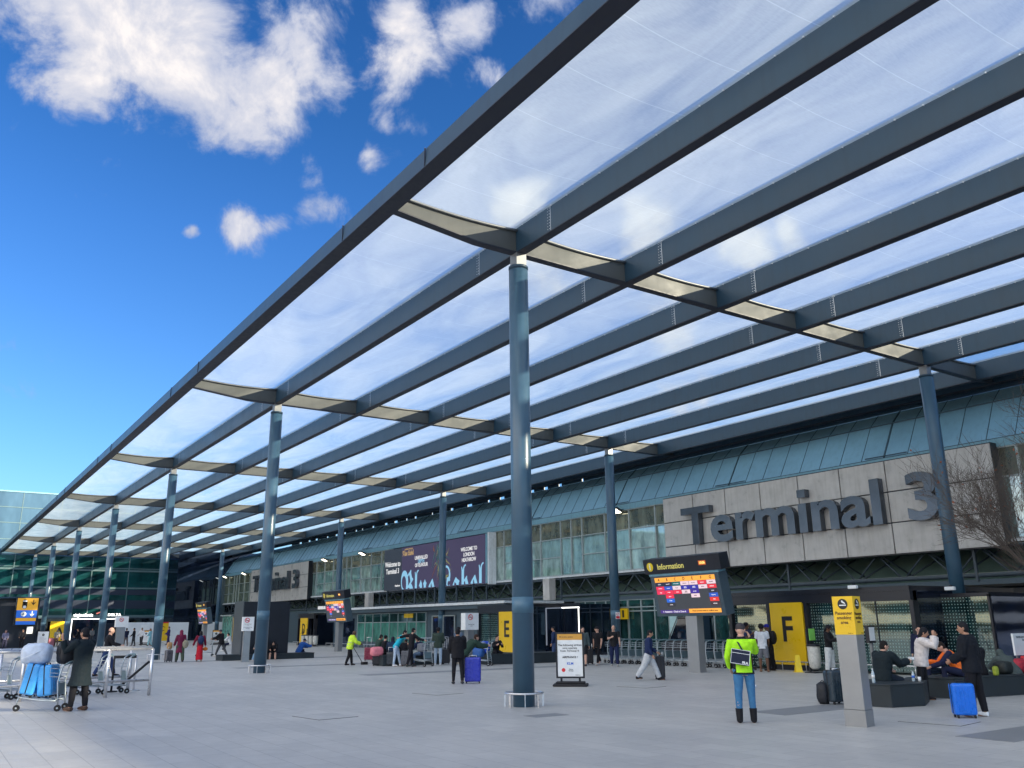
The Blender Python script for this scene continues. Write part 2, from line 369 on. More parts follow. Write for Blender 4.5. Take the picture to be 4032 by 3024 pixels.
for k in KS[:-1]:
    for j in range(7):
        xa, xb = X0+k*S+.03, X0+(k+1)*S-.03; ya, yb = PYS[j]-.05, PYS[j+1]+.05
        nx, ny = 12, 10; vs = []; fs = []
        for i in range(nx+1):
            for q in range(ny+1):
                u = i/nx; y = ya+(yb-ya)*q/ny; e = 1+.5*(1-(2*u-1)**4)
                vs.append((xa+(xb-xa)*u, y, ZT-.03-(ZT-.03-ftop(j, min(max(y, PYS[j+1]), PYS[j])))*e))
        for i in range(nx):
            for q in range(ny): a = i*(ny+1)+q; fs.append([a, a+1, a+ny+2, a+ny+1])
        MB()._add(vs, fs, True).build('membrane_panel', FM, canopy)
# front fascia beam
f_ = MB(); f_.prism([(XA, -7.62, 11.20), (XA, -7.66, 11.69), (XA, -7.80, 11.74), (XA, -7.98, 11.70), (XA, -8.0, 11.22)], (XB+1.2-XA, 0, 0))
fa = f_.build('fascia_beam', 'steel', canopy)
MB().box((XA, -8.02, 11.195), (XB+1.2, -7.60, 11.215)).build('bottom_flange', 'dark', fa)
jn = MB()
for k in KS:
    for d in (-2.2, 2.2): jn.box((X0+k*S+d, -7.635, 11.22), (X0+k*S+d+.02, -7.61, 11.68))
jn.build('splice_joint', 'dark', fa)
for j in range(1, 8):
    y = PYS[j]; hw = .09
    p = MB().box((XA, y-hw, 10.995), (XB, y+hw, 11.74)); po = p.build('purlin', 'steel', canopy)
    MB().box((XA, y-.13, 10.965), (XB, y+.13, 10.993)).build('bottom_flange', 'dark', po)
    if j < 7:
        bt = MB()
        for k in (0, 1, 2):
            x = X0+k*S
            for dx in (-1.55, 1.75):
                bt.box((x+dx, y+hw, 11.0), (x+dx+.012, y+hw+.006, 11.72))
                for q in range(8):
                    for e in (.05, .12): bt.disc((x+dx+e, y+hw, 11.08+q*.08), .011, 6, 'y', .008)
        x = X0-S
        while x < X0+2.0*S:
            bt.disc((x, y+hw, 11.67), .018, 6, 'y', .03); x += .62
        bt.build('bolts', 'chrome', po)
# rear edge beam, soffit plate
re_ = MB().box((XA, -35.32, 11.02), (XB, -35.06, 11.42)); reo = re_.build('rear_edge_beam', 'steel', canopy)
MB().box((XA, -35.38, 10.99), (XB, -35.0, 11.018)).build('bottom_flange', 'dark', reo)
MB().box((XA, -35.05, 11.3), (XB, -34.06, 11.34)).build('soffit_plate', 'steel', canopy)
MB().box((XA, -36.05, 11.30), (XB, -35.33, 11.40)).build('rear_gutter', 'steel', canopy)
x = XA
while x < XB-1:
    L_ = random.uniform(1.2, 3.2) if 36 < x < 100 else 12.0; MB().box((x, -36.12, 11.0), (x+L_, -36.06, 11.40)).build('rear_louvre', 'steel', canopy) if 0 < x < 100 else None; x += L_+(random.uniform(.12, .7) if 36 < x < 100 else 0)
# cross beams between the columns, with curved top edge under each membrane
for k in KS:
    x = X0+k*S; wb = MB(); fl = MB(); rod = MB()
    for j in range(7):
        a, b2 = PYS[j]-(.02 if j == 0 else .095), PYS[j+1]+.095; n = 10; top = []; bot = []
        for q in range(n+1):
            y = a+(b2-a)*q/n; top.append((y, ftop(j, y)-.035))
            zb = 11.0
            if j == 0: zb = 11.0 if y < -10.26 else 11.0+(y+10.26)/2.28*.235
            bot.append((y, zb))
        loop = [(x-.05, y, z) for y, z in bot]+[(x-.05, y, z) for y, z in top[::-1]]
        wb.prism(loop, (.1, 0, 0))
        rod.tube([(x-.10, y, z-.03) for y, z in top], .035, 6)
    pts = [(-7.98, 11.235), (-10.26, 10.998), (-34.02, 10.998), (-35.1, 11.09)]
    for (ya, za), (yb, zb) in zip(pts, pts[1:]):
        fl.prism([(x-.12, ya, za), (x-.12, yb, zb), (x-.12, yb, zb-.03), (x-.12, ya, za-.03)], (.24, 0, 0))
    wb.prism([(x-.05, -34.12, 11.0), (x-.05, -35.05, 11.09), (x-.05, -35.05, 11.29), (x-.05, -34.12, 11.29)], (.1, 0, 0))
    wo_ = wb.build('cross_beam', 'web', canopy)
    fl.build('bottom_flange', 'dark', wo_); rod.build('edge_rod', 'stub', wo_)
# columns
PROTO = None
def column(k, j, label, first=None):
    x, y = X0+k*S, PYS[j]
    global PROTO
    if PROTO is None:
        c = thing('canopy_column', label, 'column', (x, y, 0), 0, 'round steel columns carrying the canopy')
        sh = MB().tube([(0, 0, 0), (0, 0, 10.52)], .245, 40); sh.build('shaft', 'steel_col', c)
        cp = MB().tube([(0, 0, 10.52), (0, 0, 10.56), (0, 0, 10.56001), (0, 0, 10.62)], [.238, .238, .252, .252], 40); cp.build('cap', 'steel', c)
        MB().box((-.15, -.15, 10.6), (.15, .15, 10.97)).build('head_block', 'stub', c)
        MB().tube([(0, 0, 2.02), (0, 0, 2.38)], .251, 40).build('sleeve', 'sleeve', c)
        g = MB(); n = 28
        g.tube([(.43*cos(2*pi*i/n), .43*sin(2*pi*i/n), .29) for i in range(n)], .022, 8, closed=True)
        for i in range(8):
            a = 2*pi*(i+.3)/8; g.box((.43*cos(a)-.02, .43*sin(a)-.008, 0), (.43*cos(a)+.02, .43*sin(a)+.008, .28), a)
        g.build('guard_ring', 'chrome', c)
        PROTO = c; return c
    return dup(PROTO, (x, y, 0), None, label)
ordn = ['nearest', 'second', 'third', 'fourth', 'fifth', 'sixth', 'seventh']
for k in range(0, 7): column(k, 1, 'tall round blue-grey column, %s of the outer row along the canopy edge' % ordn[k])
for k in range(0, 7): column(k, 6, 'round blue-grey column, %s of the inner row in front of the terminal' % ordn[k])
# no-smoking plates on the columns
def plate(x, y, z, yaw, label, off=.26):
    t = thing('small_notice', label, 'sign', (x+cos(yaw)*off, y+sin(yaw)*off, z), 0, 'no smoking plates on columns')
    F = face((0, 0, 0), yaw)
    MB().join(rect(.24, .34, t=.01), F).build('plate', 'white', t)
    MB().join(rect(.2, .12, cy=-.09, z=.011), F).build('red_band', 'red', t)
    rg = MB(); rg.tube([(.07*cos(a*pi/8), .06+.07*sin(a*pi/8), .012) for a in range(16)], .008, 5, closed=True); rg.box((-.06, .055, .01), (.06, .065, .015), .7)
    MB().join(rg, F).build('prohibition_ring', 'red', t)
plate(X0, PYS[6], 2.35, R(130), 'white and red no smoking plate on the inner column beside the bare tree')
plate(X0+S, PYS[6], 2.12, R(165), 'white and red no smoking plate on the inner column near the trolley row')

for i, (x, y, lab) in enumerate([(21.2, -11.9, 'thin rectangular cover in the paving left of the big near column'), (19.4, -17.6, 'thin rectangular cover in the paving right of the airline poster stand'), (9.3, -15.6, 'thin rectangular cover in the paving right of the smoking totem'), (17.5, -7.2, 'thin rectangular cover in the open paving at lower left')]):
    t = thing('access_cover', lab, 'drain cover', (x, y, 0), R(8), 'access covers in the paving')
    MB().box((-.55, -.45, .001), (.55, .45, .007)).build('frame', mat('cover_seam', (.10, .10, .105), .7), t); MB().box((-.54, -.44, .002), (.54, .44, .009)).build('infill', GM, t)
# ------------------------------------------------------------------ terminal building
YF = -34.3
term = thing('terminal_building', 'long grey terminal with blue-green sloping roof, window band and exposed trusses', 'building')
TX0, TX1 = -12.0, 121.0
MB().box((TX0, -70, 3.0), (TX1, -37.6, 10.8)).build('rear_wall', 'wall', term)
rf = MB(); prof = [(YF+.05, 8.30), (YF+.05, 8.62), (YF-1.0, 10.33), (YF-1.75, 10.98), (YF-4, 11.05), (YF-4, 10.7), (YF-1.6, 10.6), (YF-.3, 8.30)]
rf.prism([(TX0, y, z) for y, z in prof], (TX1-TX0, 0, 0)); ro = rf.build('roof', 'roof', term)
sm = MB(); x = 39.2-8.95*6; i = 0
while x < TX1:
    if x > TX0+.1:
        heavy = i % 8 == 0; h = .035 if heavy else .012; d = .03 if heavy else .008
        dz = Vector((0, -1.0+0, 1.71)).normalized()
        sm.prism([(x-h, YF+.05+d, 8.64), (x-h, YF-1.0+d, 10.345), (x-h, YF-1.0-.02, 10.32), (x-h, YF+.03, 8.62)], (2*h, 0, 0))
        sm.prism([(x-h, YF-1.0+d, 10.345), (x-h, YF-1.75+d, 10.995), (x-h, YF-1.75, 10.95), (x-h, YF-1.0-.02, 10.31)], (2*h, 0, 0))
        if heavy:
            sm.box((x-1.1, YF+.055, 8.69), (x+.9, YF+.10, 8.73))
    x += 8.95/8; i += 1
sm.box((TX0, YF-.985, 10.30), (TX1, YF-.96, 10.36)); sm.box((TX0, YF+.05, 8.605), (TX1, YF+.085, 8.635))
sm.build('standing_seams', 'seam', ro)
MB().box((TX0, YF-.02, 8.27), (TX1, YF+.11, 8.60)).build('gutter', 'gutter', ro)
# windows: modules n n w w w (8.95 m)
def window(xa, xb, zs, mt, name='window'):
    f = MB(); e = .045
    for x in (xa+.022, xb-.022): f.box((x-.02, YF-.02, zs[0]-.03), (x+.02, YF+.09, zs[-1]+.03))
    for z in zs: f.box((xa+.0425, YF-.02, z-.028), (xb-.0425, YF+.075, z+.028))
    o = f.build(name, 'frame', term); n = len(zs)-1
    for q, (za, zb) in enumerate(zip(zs, zs[1:])):
        g = MB(); tx = random.uniform(-.006, .006); tz = random.uniform(-.006, .006); m_ = mt
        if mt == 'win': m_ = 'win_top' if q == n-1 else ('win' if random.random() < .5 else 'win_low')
        g.quad((xb-.04, YF+tx, za+.03), (xa+.04, YF-tx, za+.03), (xa+.04, YF-tx+tz, zb-.03), (xb-.04, YF+tx+tz, zb-.03)); g.build('pane', m_, o)
mods = [1.12, 1.12, 2.24, 2.24, 2.23]; x = 44.82+8.95*9-.6; seq = []
x = 44.82-8.95*5
while x < 120.4:
    for i, wd in enumerate([2.24, 2.24, 2.23, 1.12, 1.12]):   # going up in x from 35.87: w w w n n
        pass
    break
xs = []; base = 35.87
for m in range(-5, 10):
    xx = base+m*8.95
    for i, wd in enumerate([2.24, 2.24, 2.24, 1.115, 1.115]):
        xs.append((xx, xx+wd, i)); xx += wd
for a, b2, i in xs:
    if a < 4 or b2 > 120.9: continue
    if a > 16.3 and b2 < 34.6: continue        # behind the near sign
    if a > 89.2 and b2 < 107.0: continue       # behind the far sign
    if a > 53.2 and b2 < 70.4: continue        # behind the billboard
    window(a, b2, [4.75, 8.25] if False else ([4.75, 5.92, 7.10, 8.25] if i < 3 else [4.75, 7.10, 8.25]), 'wing' if a > 107 else 'win')
bw = MB(); bw.box((TX0, YF-.35, 4.5), (TX1, YF-.12, 8.4)); bw.build('inner_wall', 'dark_glass', term)
sl = MB(); sl.box((TX0, YF-.05, 4.60), (TX1, YF+.16, 4.705)); sl.build('sill', 'porch', term)
# truss
tr = MB(); SPT = 2.237
def truss(y, x0, x1, zt, zb, r):
    tr.tube([(x0, y, zb), (x1, y, zb)], .095, 10); tr.tube([(x0, y, zt), (x1, y, zt)], .06, 8)
    x = 44.59-SPT*25
    while x < x1:
        if x-SPT/2 > x0 and x+SPT/2 < x1:
            tr.tube([(x, y, zt), (x+SPT*.48, y, zb)], r, 6); tr.tube([(x, y, zt), (x-SPT*.48, y, zb)], r, 6)
            tr.tube([(x+.12, y-1.9, zt), (x+.12+SPT*.45, y-.2, zb)], r, 6)
            tr.tube([(x-.12, y, zt), (x-.5, y-1.9, zb+.1)], r, 6)
        x += SPT
truss(YF+.05, TX0, TX1, 4.50, 3.42, .038)
x = 44.82-8.95*5
while x < TX1: tr.box((x-.05, YF+.07, 3.2), (x+.05, YF+.17, 4.6)); x += 8.95
tr.build('truss', 'truss', term)
MB()._add([(TX0, YF-2.6, 4.62), (TX1, YF-2.6, 4.62), (TX1, YF-1.2, 3.1), (TX0, YF-1.2, 3.1)], [[0, 1, 2, 3]]).build('truss_backing', 'soffit', term)
MB().box((TX0, YF-3.0, 3.06), (TX1, YF+.1, 3.26)).build('lintel', 'wall', term)
# ground floor glazing
def glazing(x0, x1, y, z1, step, transom=2.6, gm='glass', name='shop_window', double=False):
    n = max(1, round((x1-x0)/step)); f = MB()
    for i in range(n+1):
        x = x0+(x1-x0)*i/n; f.box((x-.035, y-.02, 0), (x+.035, y+.06, z1))
    for z in [.06, z1-.02]+([transom] if transom else [])+([transom-.22] if double else []): f.box((x0+.036, y-.02, z-.03), (x1-.036, y+.05, z+.03))
    o = f.build(name, 'frame', term); g = MB()
    for i in range(n):
        a, c = x0+(x1-x0)*i/n, x0+(x1-x0)*(i+1)/n; tx = random.uniform(-.01, .01)
        g.quad((c, y+tx, 0), (a, y-tx, 0), (a, y-tx, z1), (c, y+tx, z1))
    g.build('pane', gm, o)
glazing(25.3, 38.55, YF, 3.06, 1.1, 2.62, 'glass', double=True); glazing(38.6, 43.5, YF, 3.06, 1.08, 2.62)
glazing(79.9, 89, YF, 3.06, 1.5, 2.6); glazing(104, 120, YF, 3.06, 1.8, 2.6)
MB().box((89, YF, 0), (104, YF+.1, 3.06)).build('plain_wall', 'wall', term)
# near shop windows: pale reflections put in as thin coloured panels on the glass
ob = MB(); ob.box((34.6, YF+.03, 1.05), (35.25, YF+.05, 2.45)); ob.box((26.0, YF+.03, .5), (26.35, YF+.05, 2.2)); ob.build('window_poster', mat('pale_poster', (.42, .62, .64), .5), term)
# projecting ground floor wing with porch roof (x 45..72)
MB().box((45.6, -34.2, .0), (71.0, -30.25, 2.95)).build('ground_floor_wing', 'wall', term)
MB().box((44.6, -34.2, 2.98), (72.2, -29.6, 3.14)).build('porch_roof', 'porch', term)
MB().box((44.7, -29.9, 2.72), (72.1, -29.72, 2.97)).build('porch_fascia', 'wall', term)
def wing_glass(x0, x1, n, z0, z1, gm, zf):
    f = MB(); y = -30.22
    for i in range(n+1): x = x0+(x1-x0)*i/n; f.box((x-.03, y-.02, z0), (x+.03, y+.05, z1))
    f.box((x0, y-.02, z1-.04), (x1, y+.045, z1)); f.box((x0, y-.02, zf-.03), (x1, y+.045, zf+.03)); o = f.build('shop_window', 'frame', term)
    g = MB(); g.quad((x1, y, zf), (x0, y, zf), (x0, y, z1), (x1, y, z1)); g.build('pane', 'glass', o)
    g = MB(); g.quad((x1, y, z0), (x0, y, z0), (x0, y, zf), (x1, y, zf)); g.build('frosted_pane', gm, o)
wing_glass(55.6, 67.4, 8, .5, 2.62, 'frost', 1.95)
MB().box((57.6, -30.19, 2.25), (59.0, -30.16, 2.55)).build('window_decal', 'yellow', term)
MB().box((51.5, -30.26, .05), (54.6, -30.18, 2.3)).build('wing_door', 'dark_glass', term)
d_ = MB()
for x in (51.5, 53.05, 54.6): d_.box((x-.04, -30.2, 0), (x+.04, -30.12, 2.34))
d_.box((51.5, -30.2, 2.3), (54.6, -30.12, 2.36)); d_.build('door_frame', 'frame', term)
MB().box((68.1, -30.26, .05), (70.2, -30.18, 2.3)).build('wing_door', 'dark_glass', term)
# dark return block at the far end
MB().box((121.05, -60, 0), (127.4, -28.0, 11.6)).build('end_block', 'dark_glass', term)
MB().box((120.6, -34.5, 0), (121.4, -33.6, 8.3)).build('corner_pier', 'wall', term)
MB().box((45.2, -34.0, 3.2), (45.9, -33.5, 4.55)).build('pier_block', 'concrete', term)
MB().box((72.6, -34.0, 3.2), (73.4, -33.5, 4.55)).build('pier_block', 'concrete', term)
MB().box((52.55, -34.2, 4.5), (52.75, -33.6, 8.2)).build('pier_block', 'porch', term)
MB().box((76.5, -33.9, 3.1), (78.4, -33.6, 4.4)).build('pier_block', 'soffit', term)
# diagonal coping + right-hand end (behind the tree)
MB().box((6, YF-.05, 0), (15.3, YF+.05, 3.05)).build('plain_wall', 'dark_glass', term)

# ------------------------------------------------------------------ big stone signs "Terminal 3"
def stone_sign(x0, x1, label, y=-33.7):
    t = thing('terminal_sign', label, 'sign', ((x0+x1)/2, y, 0)); cx = (x0+x1)/2; n = 8
    p = MB(); zs = [4.42, 5.73, 7.04, 8.40]; wd = (x1-x0)/n
    for i in range(n):
        for za, zb in zip(zs, zs[1:]): p.box((x0+i*wd+.025-cx, -.12, za+.025), (x0+(i+1)*wd-.025-cx, 0, zb-.025))
    p.build('stone_panels', 'concrete', t, bevel=.008)
    MB().box((x0-cx, -.62, 4.40), (x1-cx, -.06, 8.42)).build('backing', 'black', t)
    f = face((0, 0.02, 0)); body = MB()
    # letters: wide sans, 1.96 m caps
    tm = text_mb('Term\u0131nal 3', 2.72, bold=.062, ext=.34, align='LEFT')
    mnx = min(v[0] for v in tm.v); mxx = max(v[0] for v in tm.v); mny = min(v[1] for v in tm.v); mxy = max(v[1] for v in tm.v)
    g1 = text_mb('Term\u0131', 2.72, bold=.062, align='LEFT'); g2 = text_mb('\u0131', 2.72, bold=.062, align='LEFT'); iw = max(v[0] for v in g2.v)-min(v[0] for v in g2.v); ix = max(v[0] for v in g1.v)-iw/2
    capw = (x1-x0)*.787; sxx = capw/(mxx-mnx); L = x1-cx-(x1-x0)*.093
    syy = 2.0/(mxy-mny)
    tm.v = [((v[0]-mnx)*sxx, 5.66+(v[1]-mny)*syy, v[2]) for v in tm.v]
    tm.xf(face((L, 0.02, 0))); u = L-(ix-mnx)*sxx; tm.box((u-iw*sxx/2, .02, 7.30), (u+iw*sxx/2, .36, 7.66)); tm.build('letters', 'letter', t)
    return t
stone_sign(16.45, 34.65, 'wide stone sign with large dark metal letters nearest the bare tree')
stone_sign(88.4, 107.6, 'far stone sign with dark raised letters beyond the smoking shelter box')
# ------------------------------------------------------------------ billboard
bb = thing('billboard', 'dark advertising billboard with pale blue blackletter and white welcome text', 'billboard', (62.5, -33.75, 0))
BX0, BX1 = 53.35, 70.05; cx = 62.5
MB().box((BX0-cx, -.35, 4.62), (66.66-cx, .0, 8.13)).build('screen', mat('ad_purple', (.028, .022, .045), .4, var=.1, emit=(.02, .015, .035), estr=.6), bb)
MB().box((66.68-cx, -.35, 4.62), (BX1-cx, .0, 8.13)).build('welcome_panel', mat('ad_grey', (.018, .022, .032), .4, emit=(.012, .015, .022), estr=.5), bb)
MB().box((BX0-.35-cx, -.3, 4.6), (BX0-.03-cx, -.02, 8.15)).build('side_trim', 'gutter', bb)
WT = emat('ad_white', (.85, .85, .85), .8); CY = emat('ad_cyan', (.30, .62, .85), .75); GO = emat('ad_gold', (.75, .5, .22), .5)
def adtext(txt, x, z, width, mt, name, bold=.01, sy=1.0, **k):
    tm = text_mb(txt, 1.0, bold=bold, ext=.01, **k); x0 = min(v[0] for v in tm.v); x1 = max(v[0] for v in tm.v); q = width/(x1-x0)
    tm.v = [((v[0]-(x0+x1)/2)*q, v[1]*q*sy, v[2]) for v in tm.v]; tm.xf(face((x-cx, .012, z))); return tm.build(name, mt, bb)
adtext('Welcome to\nTerminal 3', 68.38, 6.52, 2.95, WT, 'welcome_text', bold=.018, sy=1.06)
adtext('Heathrow', 67.35, 4.98, .95, WT, 'airport_name', bold=.02)
adtext('UNRIVALLED', 63.15, 7.08, 2.2, WT, 'slogan_text', bold=.014, sy=1.15)
adtext('DEPTH', 63.15, 6.78, 1.05, CY, 'slogan_text', bold=.014, sy=1.15)
adtext('OF FLAVOUR', 63.10, 6.48, 2.2, WT, 'slogan_text', bold=.014, sy=1.15)
adtext('WELCOME TO\nLONDON\nHEATHROW', 55.6, 6.82, 2.35, WT, 'slogan_text', bold=.016, sy=1.1)
adtext('\U0001D56D\U0001D591\U0001D59A\U0001D58A \U0001D577\U0001D586\U0001D587\U0001D58A\U0001D591', 65.5, 7.58, 2.05, GO, 'brand_text', bold=.014, sy=1.3)
adtext('JOHNNIE WALKER', 65.4, 7.93, 1.5, GO, 'maker_text', bold=.006)
# giant cropped blackletter: keep only what lies on the board
bl = text_mb('\U0001D56D\U0001D591\U0001D59A\U0001D58A \U0001D577\U0001D586\U0001D587\U0001D58A\U0001D591', 3.6, bold=.0, ext=.012)
mnx = min(v[0] for v in bl.v); mxx = max(v[0] for v in bl.v); mny = min(v[1] for v in bl.v); mxy = max(v[1] for v in bl.v)
bl.v = [((v[0]-mnx)/(mxx-mnx)*13.3, (v[1]-mny)/(mxy-mny)*3.0+3.2, v[2]) for v in bl.v]
bl.xf(face((66.68-cx, .016, 0))); blo = bl.build('giant_brand_letters', CY, bb)
bmm = bmesh.new(); bmm.from_mesh(blo.data)
bmesh.ops.bisect_plane(bmm, geom=bmm.verts[:]+bmm.edges[:]+bmm.faces[:], plane_co=(0, 0, 4.64), plane_no=(0, 0, 1), clear_inner=True)
bmesh.ops.bisect_plane(bmm, geom=bmm.verts[:]+bmm.edges[:]+bmm.faces[:], plane_co=(BX0+.02-cx, 0, 0), plane_no=(1, 0, 0), clear_inner=True)
bmm.to_mesh(blo.data); bmm.free()
# swirling smoke artwork, generic
sw = random.Random(3)
for nm, colr, n in (('smoke_artwork', emat('smoke_teal', (.05, .13, .15), .5), 26), ('smoke_artwork', emat('smoke_gold', (.32, .30, .12), .5), 12), ('smoke_artwork', emat('smoke_amber', (.35, .10, .03), .4), 4)):
    a = MB()
    for q in range(n):
        x, z = sw.uniform(59.6, 61.4), sw.uniform(4.9, 7.4); pts = []; ang = sw.uniform(.8, 2.3)
        for s_ in range(9):
            if 4.72 < z < 8.03 and 57.9 < x < 62.2: pts.append((x-cx, .006+.0006*q, z))
            ang += sw.uniform(-.6, .6); x -= cos(ang)*.16+.05; z += sin(ang)*.22
        if len(pts) > 2: a.tube(pts, [sw.uniform(.02, .10)*(1-abs(2*i/(len(pts)-1)-1))+.008 for i in range(len(pts))], 6, ry=[.004]*len(pts), ref=(0, 1, 0))
    a.build(nm, colr, bb)
for x in (56, 58.5, 61, 63.5, 66, 68.5): pass
for x in (55.2, 57.6, 61.0, 64.4, 66.6, 69.6): MB().box((x-.06-cx, -.2, 3.25), (x+.06-cx, -.08, 4.62)).build('support_post', 'truss', bb)
# ------------------------------------------------------------------ floodlights on the eaves
FLX = [(38.79, 'lit floodlight under the eaves behind the nearest inner column'), (75.0, 'lit floodlight under the eaves left of the billboard'), (84.2, 'lit floodlight under the eaves right of the far stone sign'),
       (111.0, 'lit floodlight under the eaves left of the far stone sign'), (119.3, 'lit floodlight at the far end of the eaves')]
fl0 = None
for x, lab in FLX:
    if fl0 is None:
        fl0 = thing('floodlight', lab, 'floodlight', (x, -33.9, 8.26), 0, 'floodlights under the eaves')
        a = MB(); a.box((-.30, -.35, -.02), (-.24, -.02, .03)); a.box((.24, -.35, -.02), (.30, -.02, .03)); a.build('bracket', 'dark', fl0)
        h = MB().prism([(-.38, -.15, -.02), (-.38, .3, .16), (-.38, .36, .04), (-.38, -.1, -.16)], (.76, 0, 0)); h.build('housing', 'dark', fl0, bevel=.01)
        MB()._add([(-.32, -.10, -.172), (.32, -.10, -.172), (.32, .34, .028), (-.32, .34, .028)], [[3, 2, 1, 0]]).build('lens', 'lamp', fl0)
    else: dup(fl0, (x, -33.9, 8.26), None, lab)
# ------------------------------------------------------------------ lettered entrance portals
def portal(x0, x1, y, ys, px0, px1, ch, label, z=2.82, lit=False, gx=None):
    t = thing('entrance_portal', label, 'entrance', ((x0+x1)/2, y, 0), 0, 'lettered entrance portals'); cx = (x0+x1)/2
    f = MB(); f.box((x0-cx, ys-y, z-.1), (x1-cx, 0, z+.06)); f.box((x0-cx, -.4, z-.42), (x1-cx, -.02, z-.1))
    for x in ([x0, px0-.12, px1+.12, x1] if x1-px1 > .6 else [x0, px0-.12, px1+.12]): f.box((x-cx-.07, -.35, 0), (x-cx+.07, -.021, z-.42))
    f.box((px0-.12-cx, -.3, 0), (px1+.12-cx, -.1, z-.42))
    f.build('frame', 'black', t)
    MB().box((px0-cx, -.1, .2), (px1-cx, -.02+.03, 2.44)).build('letter_panel', 'yellow', t)
    tm = text_mb(ch, 1.28, bold=.022, ext=.012, sx=.92); tm.xf(face(((px0+px1)/2-cx, .012, 1.43))); tm.build('letter', 'ink', t)
    if gx:
        for a, b2 in gx:
            g = MB(); g.quad((b2-cx, -.2, .08), (a-cx, -.2, .08), (a-cx, -.2, z-.42), (b2-cx, -.2, z-.42)); g.build('dotted_glass', 'dglass', t)
            m_ = MB(); n = max(1, round((b2-a)/1.2))
            for i in range(n+1): xx = a+(b2-a)*i/n-cx; m_.box((xx-.012, -.21, 0), (xx+.012, -.17, z-.42))
            m_.build('glass_joint', 'dark', t)
    for xx, fl_ in ((x0-cx, 0), (x1-cx, 1)): MB().quad((xx, ys-y if fl_ else -.2, .05), (xx, -.2 if fl_ else ys-y, .05), (xx, -.2 if fl_ else ys-y, z-.1), (xx, ys-y if fl_ else -.2, z-.1)).build('side_glass', 'dark_glass', t)
    sd = MB(); 0 and sd.quad((x0-cx, -.2, .05), (x0-cx, ys-y, .05), (x0-cx, ys-y, z-.1), (x0-cx, -.2, z-.1))
    return t
portal(16.7, 24.6, -27.3, -34.2, 21.05, 22.55, 'F', 'dark entrance portal with a yellow panel lettered F and dotted glass', gx=[(16.77, 20.85), (22.75, 24.5)])
portal(37.9, 43.95, -30.3, -34.2, 43.98, 43.99, ' ', 'black glass revolving door box outlined by a white light strip') if False else None
portal(40.9, 45.6, -28.3, -34.0, 41.6, 43.2, 'E', 'dark entrance portal with a yellow panel lettered E behind the long bench', z=2.78, gx=[(43.4, 45.5)])
portal(76.6, 80.6, -30.0, -34.1, 78.1, 79.9, 'D', 'narrow dark entrance portal with a yellow panel lettered D', z=2.80)
# teal glass return beside F
tg = thing('glass_screen', 'dark teal dotted glass wall set back beside the inner column', 'glass wall', (16.0, -29.2, 0))
MB().quad((.75, 0, .1), (-.9, 0, .1), (-.9, 0, 2.5), (.75, 0, 2.5)).build('dotted_glass', 'dglass', tg)
fr = MB(); fr.box((-.95, -.08, 0), (-.88, .05, 2.56)); fr.box((.7, -.08, 0), (.78, .05, 2.56)); fr.box((-.95, -.08, 2.5), (.78, .05, 2.62)); fr.box((-.95, -5, 2.5), (-.88, -.08, 2.62)); fr.build('frame', 'black', tg)
MB().quad((-.91, -5, .1), (-.91, -.08, .1), (-.91, -.08, 2.5), (-.91, -5, 2.5)).build('side_glass', 'dark_glass', tg)
for x, lab in ((18.7, 'small white wall light on the lintel above the dotted glass'), (16.2, 'small white wall light above the teal glass wall')):
    wl = thing('wall_light', lab, 'light', (x, -27.22 if x > 17 else -29.0, 2.9 if x > 17 else 2.78), 0, 'small lights over the F portal'); MB().box((-.17, 0, -.06), (.17, .14, .06)).build('casing', 'white', wl, bevel=.015); MB().box((-.03, -.05, .06), (.03, .05, .12)).build('bracket', 'dark', wl)
# revolving door box with light strip between E and the trolleys
dbx = thing('door_box', 'black glass door box outlined by a glowing white strip, right of the big column', 'entrance', (41.2, -31.2, 0))
MB().box((-2.0, -3.0, 0), (2.3, -.02, 2.82)).build('box', 'dark_glass', dbx)
ls = MB(); ls.box((-1.9, -.02, 2.60), (2.25, .03, 2.66)); ls.box((-1.9, -.02, .5), (-1.84, .03, 2.60)); ls.build('light_strip', 'strip', dbx)
fr = MB()
for x in (-1.95, -.5, .9, 2.25): fr.box((x-.03, -.02, 0), (x+.03, .02, 2.58))
fr.box((-2.05, -.02, 2.72), (2.35, .06, 2.86)); fr.build('frame', 'black', dbx)
nt_ = MB(); nt_.box((-.25, .03, 1.28), (.02, .04, 1.72)); nt_.box((.95, .03, 1.28), (1.1, .04, 1.45)); nt_.box((1.35, .03, 1.28), (1.5, .04, 1.45)); nt_.build('paper_notices', 'white', dbx)
for x in (2.0, .55): MB().tube([(x, .12, 0), (x, .12, .9)], .03, 8).build('push_post', 'chrome', dbx)
# low protection rails in front of the portals
def low_rail(pts, label, h=.32, r=.022):
    t = thing('low_rail', label, 'rail', pts[0]); o = Vector(pts[0]); a = MB()
    P = [Vector(p)-o for p in pts]; a.tube([p+Vector((0, 0, h)) for p in P], r, 8); a.build('rail', 'chrome', t)
    b3 = MB()
    for p, q in zip(P, P[1:]):
        n = max(1, round((q-p).length/1.1))
        for i in range(n+1): c = p+(q-p)*i/n; b3.tube([c, c+Vector((0, 0, h))], r*.7, 6)
    b3.build('posts', 'chrome', t); return t
low_rail([(23.0, -27.0, 0), (15.6, -27.0, 0), (14.9, -27.6, 0)], 'low steel rail along the foot of the F portal')
low_rail([(71.5, -29.2, 0), (55, -29.2, 0)], 'low steel rail along the foot of the frosted green windows')
low_rail([(80.5, -29.6, 0), (74.5, -29.6, 0)], 'short low steel rail beside the D portal')
